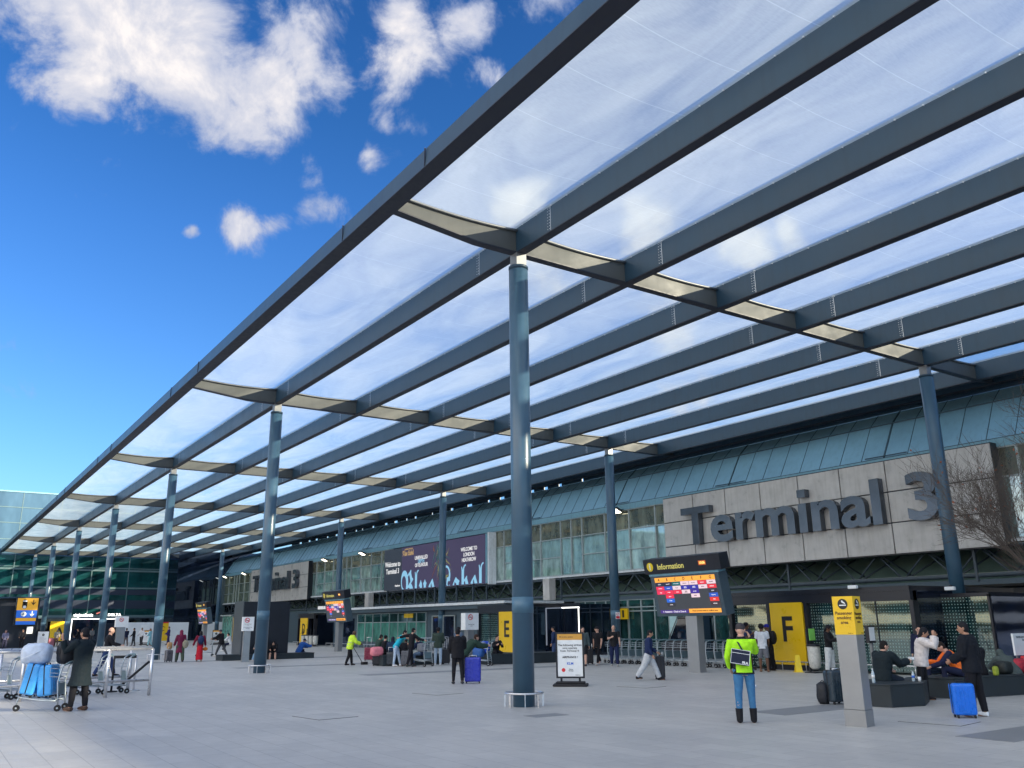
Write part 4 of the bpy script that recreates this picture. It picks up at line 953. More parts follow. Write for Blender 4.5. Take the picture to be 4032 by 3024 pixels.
# ------------------------------------------------------------------ luggage
def suitcase(x, y, rz, w_, d_, h, col, label, z=0, tilt=None, handle=0.0, cat='suitcase', soft=False, group=None, wheels=True):
    t = thing('suitcase', label, cat, (x, y, z), rz, group)
    m = mat('case_%s_%s' % (soft, '_'.join('%02d' % int(c*99) for c in col)), col, .55 if soft else .28, var=.08, bump=.3 if soft else 0, bscale=90, coat=0 if soft else .3)
    wz = .05 if wheels else 0
    MB().box((-d_/2, -w_/2, wz), (d_/2, w_/2, h)).build('shell', m, t, bevel=min(.05, d_*.25), seg=4)
    rb = MB()
    if not soft:
        for i in range(5):
            y0 = -w_*.36+i*w_*.18; 
            for s_ in (-1, 1): rb.box((s_*(d_/2+.004)-.006, y0-.012, wz+.07), (s_*(d_/2+.004)+.006, y0+.012, h-.07))
        rb.build('ribs', m, t, bevel=.003)
    z_ = MB().box((-.012, -w_/2-.004, wz+.03), (.012, w_/2+.004, h+.004)); z_.build('zip_seam', 'rubber', t)
    g = MB(); g.tube([(0, -.09, h-.002), (0, -.08, h+.035), (0, .08, h+.035), (0, .09, h-.002)], .012, 6); g.build('carry_handle', 'rubber', t)
    if handle: 
        g = MB(); 
        for s_ in (-1, 1): g.tube([(-d_*.35, s_*.11, h-.01), (-d_*.35, s_*.11, h+handle)], .009, 6)
        g.tube([(-d_*.35, -.13, h+handle), (-d_*.35, .13, h+handle)], .014, 6); g.build('pull_handle', 'chrome', t)
    if wheels:
        for sx_ in (-1, 1):
            for sy in (-1, 1): MB().tube([(sx_*(d_/2-.04), sy*(w_/2-.05)-.015, .03), (sx_*(d_/2-.04), sy*(w_/2-.05)+.015, .03)], .03, 10).build('wheel', 'rubber', t)
    if tilt: t.rotation_euler = tilt
    return t
LB = (.06, .36, .80)
suitcase(23.10, -2.36, R(66), .50, .30, .72, LB, 'light blue hard suitcase at the front of the loaded trolley', z=.31, tilt=(R(0), R(-10), R(62)))
suitcase(22.93, -2.74, R(66), .50, .32, .72, LB, 'light blue hard suitcase nearest the handle of the loaded trolley', z=.27, tilt=(R(0), R(6), R(62)))
def softbag(x, y, z, rz, dims, col, label, name='holdall', strap=None, cat='bag', parts='body', pull=0):
    t = thing(name, label, cat, (x, y, z), rz); a, b, c = dims
    m = mat('bag_'+'_'.join('%02d' % int(q*99) for q in col), col, .6, var=.18, scale=9, bump=.5, bscale=14)
    g = MB(); n = 10; nu = 18; vs = []; rr = random.Random(sum(map(ord, label)))
    for j in range(n+1):
        ph = -pi/2+pi*j/n
        for i in range(nu):
            th = 2*pi*i/nu; cx_, cy_, cz = cos(ph)*cos(th), cos(ph)*sin(th), sin(ph)
            k = 1/max(abs(cx_)**4.5+abs(cy_)**4.5+abs(cz)**4.5, 1e-9)**(1/4.5); k *= 1+rr.uniform(-.035, .035)
            vs.append((cx_*k*a/2, cy_*k*b/2, c/2+cz*k*c/2))
    fs = [[j*nu+i, j*nu+(i+1) % nu, (j+1)*nu+(i+1) % nu, (j+1)*nu+i] for j in range(n) for i in range(nu)]
    g._add(vs, fs, True); g.build(parts, m, t)
    if strap:
        s_ = MB()
        for y0 in (-b*.22, b*.22): s_.tube([(a*.42, y0, c*.25), (a*.56, y0, c*.5), (a*.52, y0, c*.8), (a*.2, y0, c*.99)], .016, 6, ry=.006)
        s_.tube([(-.06, 0, c*.97), (0, 0, c*1.08), (.06, 0, c*.97)], .010, 6); s_.build('straps', 'rubber' if strap == 1 else strap, t)
        p_ = MB().ell((-a*.42, 0, c*.36), (a*.2, b*.34, c*.24), 12, 8); p_.build('pocket', m, t)
    return t
softbag(23.12, -2.42, 1.00, R(66), (.60, .50, .46), (.55, .62, .74), 'white and lilac wrapped holdall on top of the blue suitcases')
softbag(22.78, -2.98, 1.0, R(100), (.34, .40, .50), (.008, .010, .016), 'black backpack on top of the loaded trolley', 'backpack', 1)
hb_ = thing('baggage_strap', 'printed strap lying diagonally on the wrapped holdall', 'strap', (22.86, -2.32, 1.24))
MB().tube([(-.0, .26, -.12), (-.02, .0, 0), (-.0, -.22, .10)], .004, 6, ry=.03, ref=(1, 0, 0)).build('band', 'white', hb_)
suitcase(23.95, -14.70, R(-34), .50, .30, .78, (.015, .03, .42), 'tall deep blue suitcase beside the man in black near the big column', handle=.05)
suitcase(9.36, -16.60, R(-42), .40, .26, .62, (.0, .15, .72), 'bright blue cabin suitcase beside the man in white trainers', handle=0)
suitcase(21.25, -20.12, R(56), .44, .28, .72, (.012, .014, .022), 'black suitcase pulled by the boy in pale joggers', soft=True, handle=.12)
suitcase(31.0, -25.15, R(56), .42, .28, .66, (.012, .012, .018), 'black suitcase rolled by the man in the black cap', soft=True, handle=.2)
suitcase(12.55, -17.15, R(-10), .42, .28, .72, (.02, .035, .05), 'dark slate suitcase standing behind the smoking totem', handle=.03)
softbag(12.75, -16.98, 0, R(200), (.24, .30, .46), (.008, .008, .012), 'black backpack on the ground left of the smoking totem', 'backpack', 1)
suitcase(49.3, -11.35, R(20), .38, .26, .60, (.10, .10, .12), 'grey suitcase with a tan bag pulled by the woman in the maroon hood', handle=.15)
softbag(49.3, -11.35, .66, 0, (.2, .26, .34), (.42, .24, .10), 'tan paper bag on the grey suitcase')
suitcase(42.3, -19.65, R(-30), .46, .28, .66, (.22, .02, .05), 'dark red suitcase with raised handle left of the seated group', handle=.5)
suitcase(36.9, -17.55, R(-30), .40, .28, .62, (.012, .012, .018), 'black suitcase under the pink jacket', soft=True)
suitcase(36.3, -17.95, R(-30), .40, .26, .60, (.03, .035, .045), 'dark grey ribbed suitcase at the corner of the middle bench', handle=.2)
suitcase(35.9, -20.55, R(-30), .40, .26, .66, (.015, .015, .02), 'black suitcase with tall raised handle behind the man in the green jacket', soft=True, handle=.55)
suitcase(35.6, -18.35, R(-30), .44, .28, .66, (.12, .12, .14), 'grey suitcase on the trolley of the man with stretched arm')
suitcase(37.6, -18.2, R(-10), .40, .26, .60, (.22, .02, .05), 'dark red suitcase behind the man in turquoise')
softbag(36.85, -17.5, .42, 0, (.36, .58, .40), (.75, .22, .27), 'pink jacket thrown over the black suitcase', 'jacket', cat='jacket')
softbag(33.5, -20.85, .36, R(40), (.5, .4, .42), (.02, .10, .35), 'blue bag on the trolley beside the black plinth')
softbag(33.5, -20.85, .78, R(40), (.62, .34, .24), (.20, .24, .36), 'rolled lilac grey mattress on the trolley beside the black plinth', 'bedroll')
softbag(34.6, -21.9, .46, R(10), (.34, .4, .55), (.02, .08, .55), 'blue rucksack standing on the long bench left of E', 'backpack', 1)
softbag(34.9, -18.75, .62, R(20), (.34, .34, .36), (.25, .26, .30), 'grey backpack on the trolley pushed by the man with stretched arm', 'backpack', 1)
suitcase(100.2, -11.6, R(0), .6, .3, .8, (.75, .28, .33), 'pink suitcase far away beside the blonde woman')
suitcase(99.2, -7.4, R(0), .5, .3, .7, (.85, .14, .06), 'orange suitcase far away at the left edge')
# bag on bench, right
softbag(11.6, -23.35, .46, 0, (.4, .7, .34), (.42, .02, .04), 'red holdall on the right bench by the cleaning sign')
softbag(11.55, -24.1, .46, 0, (.4, .5, .36), (.25, .27, .30), 'grey plastic bag on the right bench')
softbag(11.6, -22.6, .46, 0, (.35, .45, .30), (.015, .02, .02), 'black bag on the right bench')
softbag(11.35, -21.75, .46, 0, (.10, .16, .22), (.30, .36, .03), 'small yellow green carton bag on the right bench', 'paper_bag')
softbag(12.6, -20.15, 0, 0, (.28, .32, .44), (.02, .03, .04), 'dark bag on the ground between the two benches')
# bottles and cup on the near bench
def bottle(x, y, z, h, label):
    t = thing('water_bottle', label, 'bottle', (x, y, z)); m = mat('bottle_clear', (.45, .55, .62), .12, var=.05)
    MB().tube([(0, 0, 0), (0, 0, h*.05), (0, 0, h*.68), (0, 0, h*.86), (0, 0, h*.93)], [.030, .034, .034, .015, .013], 14).build('body', m, t)
    MB().tube([(0, 0, h*.93), (0, 0, h)], .015, 10).build('cap', 'white', t); MB().tube([(0, 0, h*.34), (0, 0, h*.56)], .0348, 14).build('label', 'blue' if h < .25 else 'white', t)
bottle(11.82, -17.52, .46, .30, 'tall water bottle on the near black bench'); bottle(11.55, -18.6, .46, .22, 'small water bottle beside the white cup on the near black bench')
cu_ = thing('paper_cup', 'white paper cup on the near black bench', 'cup', (11.42, -18.62, .46)); MB().tube([(0, 0, 0), (0, 0, .10)], [.028, .038], 16).build('cup', 'white', cu_)
# ------------------------------------------------------------------ bins, cone
def bin_(x, y, label, first=[None]):
    if first[0]: return dup(first[0], (x, y, 0), None, label)
    t = thing('sack_bin', label, 'bin', (x, y, 0), 0, 'bin sacks on hoops'); first[0] = t if label.startswith('plain') else None
    MB().tube([(0, 0, .12), (0, 0, .2), (0, 0, .5), (0, 0, .82), (0, 0, .90)], [.10, .19, .22, .215, .225], 18).build('sack', 'bag', t)
    a = MB(); a.tube([(.235*cos(i*pi/9), .235*sin(i*pi/9), .92) for i in range(18)], .02, 6, closed=True); a.box((.2, -.03, 0), (.26, .03, 1.5)); a.box((-.15, -.22, 0), (.3, .22, .03)); a.build('stand', 'black', t)
    MB().tube([(0, 0, .93), (0, 0, .97)], [.24, .22], 18).build('lid', 'black', t)
    if not first[0]: MB().box((-.0, -.16, 1.1), (.02, .16, 1.5)).build('label_board', 'green', t)
    return t
b0 = bin_(20.15, -26.55, 'clear sack bin with a green label right of the yellow F panel')
for i in range(4): bin_(76.9-.95*i, -29.25, 'plain clear sack bin beside the D panel, %s of four from the left' % ord2[i])
cn = thing('wet_floor_sign', 'yellow folding wet floor sign right of the F panel', 'wet floor sign', (20.85, -26.5, 0), R(50)); cn.scale = (.8, .8, .95)
MB().prism([(-.15, -.16, 0), (.15, -.16, 0), (.09, -.02, .62), (-.09, -.02, .62)], (0, .012, 0)).build('front_board', 'yellow2', cn, bevel=.004)
MB()._add([(-.15, .16, 0), (.15, .16, 0), (.09, .02, .62), (-.09, .02, .62), (-.15, .172, 0), (.15, .172, 0), (.09, .032, .62), (-.09, .032, .62)], [[0, 1, 2, 3], [7, 6, 5, 4], [0, 4, 5, 1], [1, 5, 6, 2], [2, 6, 7, 3], [3, 7, 4, 0]]).build('rear_board', 'yellow2', cn)
MB().box((-.04, -.10, .45), (.04, -.075, .52)).build('warning_mark', 'ink', cn)
MB().box((-.20, -.18, 0), (.20, .18, .02)).build('foot', 'yellow2', cn)
# check-in kiosk screen behind totem, hazard notice, cleaning sign, barriers
kc = thing('screen_post', 'slim post with a white screen behind the smoking totem', 'screen', (17.6, -26.2, 0))
MB().box((-.04, -.04, 0), (.04, .04, 1.05)).build('post', 'stub', kc); MB().box((-.06, -.18, 1.05), (.06, .18, 1.6)).build('housing', 'black', kc); MB().box((-.075, -.14, 1.12), (-.06, .14, 1.55)).build('screen', 'white', kc)
hz_ = thing('warning_notice', 'white notice with yellow warning triangle on a dark pillar by the trolleys', 'sign', (27.9, -29.0, 0))
MB().box((-.3, -.3, 0), (.3, .3, 3.0)).build('pillar', 'steel', hz_)
F = face((0, .305, 0)); MB().box((-.19, 1.3, 0), (.19, 2.15, .01)).xf(F).build('plate', 'white', hz_); MB().prism([(-.13, 1.78, .011), (.13, 1.78, .011), (0, 2.05, .011)], (0, 0, .004)).xf(F).build('triangle', 'yellow2', hz_); MB().box((-.15, 1.4, .011), (.15, 1.68, .014)).xf(F).build('yellow_band', 'yellow2', hz_)
MB().box((-.015, 1.83, .016), (.015, 1.97, .018)).xf(F).build('warning_mark', 'ink', hz_)
cs = thing('cleaning_notice', 'white board about cleaning equipment above red and white barriers at the right', 'sign', (12.6, -25.7, 0), R(0))
MB().box((-.05, -1.2, .80), (.0, .45, 1.38)).build('board', 'white', cs)
tm = text_mb('TRAVELLER CLEANING EQUIPMENT\nTEL: 01625 573686', .075, bold=.001, ext=.004); tm.xf(face((-.052, -.30, 1.24), pi)); tm.build('lettering', 'wall', cs)
MB().box((-.03, -1.1, 0), (.0, -1.04, .8)).build('leg', 'stub', cs); MB().box((-.03, .3, 0), (.0, .36, .8)).build('leg', 'stub', cs)
rbx = thing('site_barrier', 'red plastic barrier with white panels at the right edge', 'barrier', (12.3, -25.6, 0))
MB().box((-.05, -1.4, .05), (.05, .55, .80)).build('body', 'red', rbx, bevel=.02)
p_ = MB()
for i in range(4): p_.box((-.06, -1.3+i*.46, .55), (-.051, -1.0+i*.46, .72))
p_.build('white_panels', 'white', rbx)
# mobility cart parked behind the glass front
mc = thing('mobility_buggy', 'dark covered mobility buggy parked behind the trolley row', 'buggy', (30.2, -30.6, 0), R(10))
MB().prism([(-1.1, -.6, .35), (1.2, -.6, .35), (1.25, -.6, .85), (.7, -.6, .95), (-1.1, -.6, .95)], (0, 1.2, 0)).build('body', 'black', mc, bevel=.04)
MB().prism([(-1.0, -.55, .95), (.75, -.55, .95), (.2, -.55, 1.95), (-.95, -.55, 1.95)], (0, 1.1, 0)).build('cabin', 'dark_glass', mc, bevel=.03)
a = MB()
for y in (-.57, .57): a.tube([(.78, y, .95), (.22, y, 1.97), (-.98, y, 1.97), (-1.02, y, .95)], .03, 6); a.tube([(-.3, y, .95), (-.35, y, 1.97)], .02, 6)
a.build('cabin_frame', 'stub', mc); MB().box((-1.0, -.6, 1.95), (.25, .6, 2.02)).build('roof', 'black', mc, bevel=.02); MB().box((.95, -.45, .4), (1.27, .45, .6)).build('bumper', 'yellow2', mc)
for x in (-.75, .8):
    for y in (-.58, .58): MB().tube([(x, y-.06, .22), (x, y+.06, .22)], .22, 16).build('wheel', 'rubber', mc)
ha = thing('hanging_sign', 'yellow double hanging sign seen inside the doors left of the small notice', 'sign', (39.3, -34.0, 2.25))
MB().box((-.9, -.15, -.3), (-.05, -.05, .3)).build('left_half', 'yellow', ha); MB().box((.05, -.15, -.3), (.7, -.05, .3)).build('right_half', 'yellow', ha)
MB().box((-.6, -.05, -.2), (-.45, -.04, .2)).build('marks', 'ink', ha)
# sweeper's broom and pan, red leaning barrier near group
br_ = thing('long_broom', 'long handled dustpan brush held by the cleaner in yellow', 'broom', (38.3, -16.95, 0))
MB().tube([(-.05, .12, 1.0), (.22, -.62, .1)], .014, 6).build('handle', 'rubber', br_); MB().prism([(.16, -.52, 0), (.32, -.86, 0), (.12, -.86, 0), (.02, -.56, 0)], (0, 0, .12)).build('head', 'rubber', br_)
gb = thing('crowd_barrier', 'steel crowd barrier behind the seated group in the middle', 'barrier', (39.2, -21.3, 0), R(-100))
a = MB(); a.tube([(-1.1, 0, .1), (-1.1, 0, 1.05), (-1.0, 0, 1.12), (1.0, 0, 1.12), (1.1, 0, 1.05), (1.1, 0, .1)], .02, 8); a.tube([(-1.1, 0, .2), (1.1, 0, .2)], .018, 6); a.build('frame', 'chrome', gb)
a = MB()
for i in range(14): a.tube([(-1.0+i*.154, 0, .2), (-1.0+i*.154, 0, 1.1)], .008, 5)
a.build('bars', 'chrome', gb)
# ------------------------------------------------------------------ people
from mathutils import noise as NZ
DG = bpy.context.evaluated_depsgraph_get
def blob(mb, name, mt, parent, voxel, fold=0.0, zone=None, mats=None, smooth=4):
    me = bpy.data.meshes.new(name); me.from_pydata(mb.v, [], mb.f); me.update()
    o = bpy.data.objects.new('tmp', me)
    r = o.modifiers.new('r', 'REMESH'); r.mode = 'VOXEL'; r.voxel_size = voxel; r.use_smooth_shade = True
    s_ = o.modifiers.new('s', 'SMOOTH'); s_.factor = .5; s_.iterations = smooth
    m2 = evaluated_mesh(o); bpy.data.objects.remove(o); bpy.data.meshes.remove(me)
    m2.name = name; m2.materials.clear()
    for q in (mats or [mt]): m2.materials.append(q)
    if fold:
        n = len(m2.vertices); co = [0.0]*(3*n); no = [0.0]*(3*n); m2.vertices.foreach_get('co', co); m2.vertices.foreach_get('normal', no)
        for i in range(0, 3*n, 3):
            x, y, z = co[i:i+3]; k = (NZ.noise(Vector((x*7, y*7, z*11)))*.6+NZ.noise(Vector((x*16+5, y*16, z*30)))*.4)*fold
            co[i] = x+no[i]*k; co[i+1] = y+no[i+1]*k; co[i+2] = z+no[i+2]*k
        m2.vertices.foreach_set('co', co); m2.update()
    if zone:
        for pl in m2.polygons: pl.material_index = zone(pl.center)
    m2.polygons.foreach_set('use_smooth', [True]*len(m2.polygons))
    o = bpy.data.objects.new(name, m2); COL.objects.link(o); o.parent = parent; return o
CL = {}
def cloth(col, rough=.8):
    k = (tuple(col), rough)
    if k not in CL: CL[k] = mat('cloth_%d' % len(CL), col, rough, var=.16, scale=14, bump=.25, bscale=160, spec=.25)
    return CL[k]
def skin(c): return cloth(c, .5)
LIGHT, TAN, BROWN = (.56, .33, .25), (.40, .22, .15), (.14, .07, .045)
BLK, NAVY, DGREY = (.010, .010, .014), (.010, .016, .045), (.035, .038, .045)
def person(label, x, y, rel, H, top, legs, shoes=BLK, hair=('short', BLK), sk=LIGHT, lean=0, slean=0, aL=(8, 8, 12, 0), aR=(8, 8, 12, 0), lL=(4, 3, 4), lR=(-4, 3, 4),
           head=(0, 0), seat=None, kind='long', lk='trousers', vox=.011, zone=None, zmats=None, build=1.0, group=None, extra=None, collar=None):
    yaw = math.atan2(y, x)+R(rel)
    t = thing('person', label, 'person', (x, y, 0), yaw, group)
    ht = lambda v: v*H
    ln, sl = R(lean), R(slean); U = Vector((sin(ln), -sin(sl), cos(ln)*cos(sl))).normalized(); Fv = Vector((cos(ln), 0, -sin(ln))); Y = Vector((0, 1, 0))
    hip = Vector((0, 0, ht(.53)))
    def legpts(side, a):
        h, ab, k = [R(q) for q in a]
        d1 = Vector((sin(h)*cos(ab), side*sin(ab), -cos(h)*cos(ab))).normalized(); d2 = Vector((sin(h-k), side*sin(ab)*.4, -cos(h-k))).normalized()
        p0 = Vector((0, side*ht(.052), 0)); p1 = p0+d1*ht(.245); p2 = p1+d2*ht(.24); return [p0, p1, p2, d2]
    PL, PR = legpts(1, lL), legpts(-1, lR)
    zmin = min(PL[2].z, PR[2].z); hz_ = (seat+ht(.055)) if seat is not None else ht(.045)-zmin
    hip = Vector((0, 0, hz_)); PL = [p+hip for p in PL[:3]]; PR = [p+hip for p in PR[:3]]
    cxo = -(PL[2].x+PR[2].x)/2 if seat is None else 0
    off = Vector((cxo, 0, 0)); hip += off; PL = [p+off for p in PL]; PR = [p+off for p in PR]
    T = lambda v: hip+U*ht(v-.53)
    sh = [T(.815)+Y*ht(.108)*build, T(.815)-Y*ht(.108)*build]
    def armpts(side, a, p0):
        f, ab, e, tw = [R(q) for q in a]
        d1 = Vector((sin(f)*cos(ab), side*sin(ab), -cos(f)*cos(ab))).normalized(); g = f+e
        d2 = Vector((sin(g)*cos(tw), side*(sin(ab)*.6)-side*sin(tw), -cos(g))).normalized()
        p1 = p0+d1*ht(.172); return p0, p1, p1+d2*ht(.148), d2
    AL, AR = armpts(1, aL, sh[0]), armpts(-1, aR, sh[1])
    ht_, hd = R(head[0]), R(head[1])   # turn (left +), down
    hf = Vector((cos(ht_)*cos(hd), sin(ht_)*cos(hd), -sin(hd))); hr = hf.cross(Vector((0, 0, 1))).normalized(); hu = hr.cross(hf)
    neck = T(.845); hc = neck+U*ht(.05)+Fv*ht(.008)+hu*ht(.038)+hf*ht(.006)
    HM = Matrix((hf, -hr, hu)).transposed()
    HP = lambda a, b, c: hc+HM @ Vector((a*H, b*H, c*H))
    b = build; B = MB()
    # ---- body (one surface)
    B.tube([T(.47), T(.53), T(.60), T(.68), T(.76), T(.81), T(.845)], [ht(v)*b for v in (.075, .092, .080, .088, .098, .085, .035)], 16, ry=[ht(v)*b for v in (.055, .068, .058, .062, .068, .055, .034)], ref=Fv)
    B.tube([T(.82), neck+U*ht(.035)], [ht(.040), ht(.034)], 12); B.ell(hc, (ht(.055), ht(.044), ht(.064)), 16, 12, HM); B.ell(HP(.016, 0, -.034), (ht(.036), ht(.030), ht(.030)), 12, 8, HM)
    B.ell(HP(.058, 0, -.008), (ht(.012), ht(.008), ht(.014)), 8, 6, HM)
    B.ell(HP(.050, 0, -.030), (ht(.008), ht(.014), ht(.004)), 8, 6, HM)
    for s_ in (1, -1): B.ell(HP(-.004, s_*.046, -.005), (ht(.012), ht(.006), ht(.018)), 8, 6, HM)
    for P in (PL, PR): B.tube([P[0], P[0].lerp(P[1], .4), P[1], P[1].lerp(P[2], .3), P[2]], [ht(v)*b for v in (.056, .050, .034, .036, .022)], 12)
    fo = .0
    feet = []
    for P in (PL, PR):
        a = P[2]; toe = Vector((ht(.105), 0, -ht(.022)))
        if a.z > ht(.075) and seat is None: toe = Vector((ht(.085), 0, -ht(.065)))
        feet.append((a, toe)); B.tube([a-Vector((ht(.02), 0, ht(.022))), a+Vector((ht(.03), 0, -ht(.020))), a+toe], [ht(.024), ht(.026), ht(.018)], 10)
    for side, A in ((1, AL), (-1, AR)):
        B.tube([A[0], A[0].lerp(A[1], .4), A[1], A[1].lerp(A[2], .3), A[2]], [ht(v) for v in (.032, .030, .024, .023, .015)], 12); B.ell(A[0], (ht(.036),)*3, 10, 8)
        d = A[3]; n = Vector((0, -side, 0)); n = (n-d*n.dot(d)).normalized(); w2 = d.cross(n).normalized()    # n = palm normal, w2 across the knuckles
        if w2.x < 0: w2 = -w2
        pc = A[2]+d*ht(.024); B.tube([A[2], pc, A[2]+d*ht(.05)], [ht(.014), ht(.022), ht(.021)], 10, ry=[ht(.012), ht(.0105), ht(.010)], ref=n)
        for i, fl in enumerate((.036, .042, .039, .030)):
            k0 = A[2]+d*ht(.048)+w2*ht((1.5-i)*.0105); k1 = k0+(d*.9+n*.35).normalized()*ht(fl*.5); k2 = k1+(d*.55+n*.8).normalized()*ht(fl*.5)
            B.tube([k0, k1, k2], [ht(.0058), ht(.0054), ht(.0045)], 6)
        k0 = A[2]+d*ht(.016)+w2*ht(.016); k1 = k0+(w2*.8+d*.7).normalized()*ht(.02); B.tube([k0, k1, k1+(d*.9+w2*.2+n*.3).normalized()*ht(.018)], [ht(.008), ht(.0065), ht(.005)], 6)
    blob(B, 'body', skin(sk), t, vox)
    ey = MB()
    for s_ in (1, -1): ey.ell(HP(.0515, s_*.019, .006), (ht(.005), ht(.008), ht(.0045)), 8, 6, HM)
    ey.build('eyes', M['ink'], t)
    # ---- clothes
    if kind:
        C_ = MB(); g = {'tee': .012, 'long': .014, 'coat': .020, 'puffer': .034, 'dress': .014}[kind]
        lo = {'tee': .485, 'long': .485, 'coat': .30, 'puffer': .46, 'dress': .485}[kind]
        hemg = .03 if kind == 'coat' else (.010 if kind != 'puffer' else 0)
        vs_ = [lo, (lo+.53)/2, .56, .62, .68, .76, .80, .825, .842]; fr = [.090, .094, .089, .084, .090, .100, .100, .078, .044]; fd = [.066, .070, .064, .062, .064, .070, .064, .052, .042]
        pt = [T(v) if v >= .5 else Vector((T(v).x*.35+hip.x*.65 if kind != 'coat' else hip.x-(.53-v)*H*sin(ln)*.3, T(v).y, hip.z+ht(v-.53))) for v in vs_]
        C_.tube(pt, [ht(a+g+(hemg if i == 0 else 0))*b for i, a in enumerate(fr)], 20, ry=[ht(a+g*.9+(hemg if i == 0 else 0))*b for i, a in enumerate(fd)], ref=Fv)
        for A in (AL, AR):
            if kind == 'tee': e = A[0].lerp(A[1], .72); C_.tube([A[0], A[0].lerp(A[1], .4), e], [ht(.046), ht(.043), ht(.042)], 12)
            else: C_.tube([A[0], A[0].lerp(A[1], .5), A[1], A[1].lerp(A[2], .5), A[1].lerp(A[2], .93)], [ht(v+g*.7) for v in (.036, .034, .030, .027, .022)], 12)
            C_.ell(A[0], (ht(.038+g*.5),)*3, 12, 8)
        if kind in ('puffer', 'coat') or collar: C_.tube([T(.83), T(.862)], [ht(.052), ht(.048)], 14)
        blob(C_, 'coat' if kind == 'coat' else ('jacket' if kind in ('puffer',) else 'top'), cloth(top), t, vox, fold=.011 if kind == 'puffer' else .007, zone=(lambda c: zone(c, hip, H)) if zone else None, mats=zmats)
    L_ = MB(); w_ = {'trousers': 0, 'slim': -.006, 'wide': .014, 'shorts': .010, 'skirt': 0}[lk]
    L_.tube([T(.57), T(.53), T(.50), T(.475)], [ht(v)*b for v in (.088, .098, .096, .080)], 18, ry=[ht(v)*b for v in (.064, .074, .074, .062)], ref=Fv)
    if lk == 'skirt':
        mid = (PL[2]+PR[2])/2; L_.tube([T(.52), T(.52).lerp(mid, .5), mid+Vector((0, 0, .02))], [ht(.095), ht(.105), ht(.12)], 18)
    else:
        for P in (PL, PR):
            if lk == 'shorts': L_.tube([P[0], P[0].lerp(P[1], .5), P[1]-(P[1]-P[0])*.02], [ht(.066), ht(.062), ht(.056)], 14)
            else: L_.tube([P[0], P[0].lerp(P[1], .4), P[1], P[1].lerp(P[2], .45), P[1].lerp(P[2], .97)], [ht(v+w_)*b for v in (.064, .058, .046, .041, .034 if w_ <= 0 else .032)], 14)
    blob(L_, 'skirt' if lk == 'skirt' else ('shorts' if lk == 'shorts' else 'trousers'), cloth(legs), t, vox, fold=.006)
    S_ = MB()
    for a, toe in feet:
        S_.tube([a-Vector((ht(.026), 0, ht(.018))), a+Vector((ht(.02), 0, -ht(.016))), a+toe*.6+Vector((0, 0, -.002)), a+toe*1.05], [ht(.030), ht(.032), ht(.027), ht(.020)], 12, ry=[ht(.026), ht(.028), ht(.020), ht(.014)], ref=(0, 0, 1))
        if shoes[0] == 'boots': S_.tube([a+Vector((0, 0, ht(.10))), a, a-Vector((0, 0, ht(.01)))], [ht(.040), ht(.034), ht(.034)], 12)
    sc_ = shoes[1] if shoes[0] == 'boots' else shoes
    blob(S_, 'boots' if shoes[0] == 'boots' else 'shoes', cloth(sc_, .6), t, vox)
    hk, hcol = hair; Hr = MB(); hn = 'hair'
    if hk == 'short': Hr.ell(HP(-.007, 0, .014), (ht(.055), ht(.048), ht(.058)), 16, 12, HM); Hr.ell(HP(-.016, 0, -.012), (ht(.046), ht(.046), ht(.045)), 14, 10, HM)
    elif hk == 'long': Hr.ell(HP(-.008, 0, .012), (ht(.057), ht(.052), ht(.062)), 16, 12, HM); Hr.tube([HP(-.03, 0, 0), HP(-.045, 0, -.07), HP(-.05, 0, -.13)], [ht(.050), ht(.055), ht(.035)], 14, ry=[ht(.034), ht(.028), ht(.018)], ref=hf)
    elif hk == 'afro': Hr.ell(HP(-.014, 0, .022), (ht(.064), ht(.062), ht(.062)), 16, 12, HM)
    elif hk == 'bun': Hr.ell(HP(-.008, 0, .012), (ht(.055), ht(.049), ht(.060)), 16, 12, HM); Hr.ell(HP(-.06, 0, .03), (ht(.024),)*3, 10, 8)
    elif hk == 'bald': Hr.ell(HP(-.022, 0, -.014), (ht(.036), ht(.0455), ht(.022)), 14, 10, HM)
    elif hk == 'cap': Hr.ell(HP(-.004, 0, .020), (ht(.058), ht(.050), ht(.052)), 16, 12, HM); Hr.tube([HP(.045, 0, .022), HP(.09, 0, .012)], [ht(.040), ht(.028)], 12, ry=[ht(.007), ht(.005)], ref=hu); hn = 'cap'
    elif hk == 'hood': Hr.ell(HP(-.012, 0, .008), (ht(.062), ht(.056), ht(.070)), 16, 12, HM); Hr.tube([HP(-.02, 0, -.03), T(.815)-Fv*ht(.01)], [ht(.052), ht(.075)], 14); hn = 'head_scarf'
    blob(Hr, hn, cloth(hcol, .75), t, max(vox*.8, .007), fold=.004 if hk != 'cap' else 0)
    t['label'] = label
    if extra: extra(t, dict(T=T, hip=hip, HP=HP, AL=AL, AR=AR, U=U, Fv=Fv, H=H, ht=ht, PL=PL, PR=PR, HM=HM))
    return t
def onback(t, d, col, w_=.28, h=.42, dep=.16):   # small pack worn tight on the back is part of the outfit
    m = cloth(col, .6); c = d['T'](.71)-d['Fv']*d['ht'](.115)
    g = MB(); q = Matrix((d['Fv'], Vector((0, 1, 0)), d['U'])).transposed(); g.ell(c, (dep/2, w_/2, h/2), 14, 12, q); o = blob(g, 'backpack', m, t, .010, fold=.006)
    s_ = MB()
    for y in (-.06, .06): T = d['T']; s_.tube([T(.77)-d['Fv']*.13+Vector((0, y*d['H']/1.0, 0)), T(.835)+Vector((0, y*1.1, 0)), T(.78)+d['Fv']*d['ht'](.085)+Vector((0, y*1.1, 0)), T(.66)+d['Fv']*d['ht'](.075)+Vector((0, y*1.6, 0))], .018, 6, ry=.008)
    s_.build('straps', m, t)
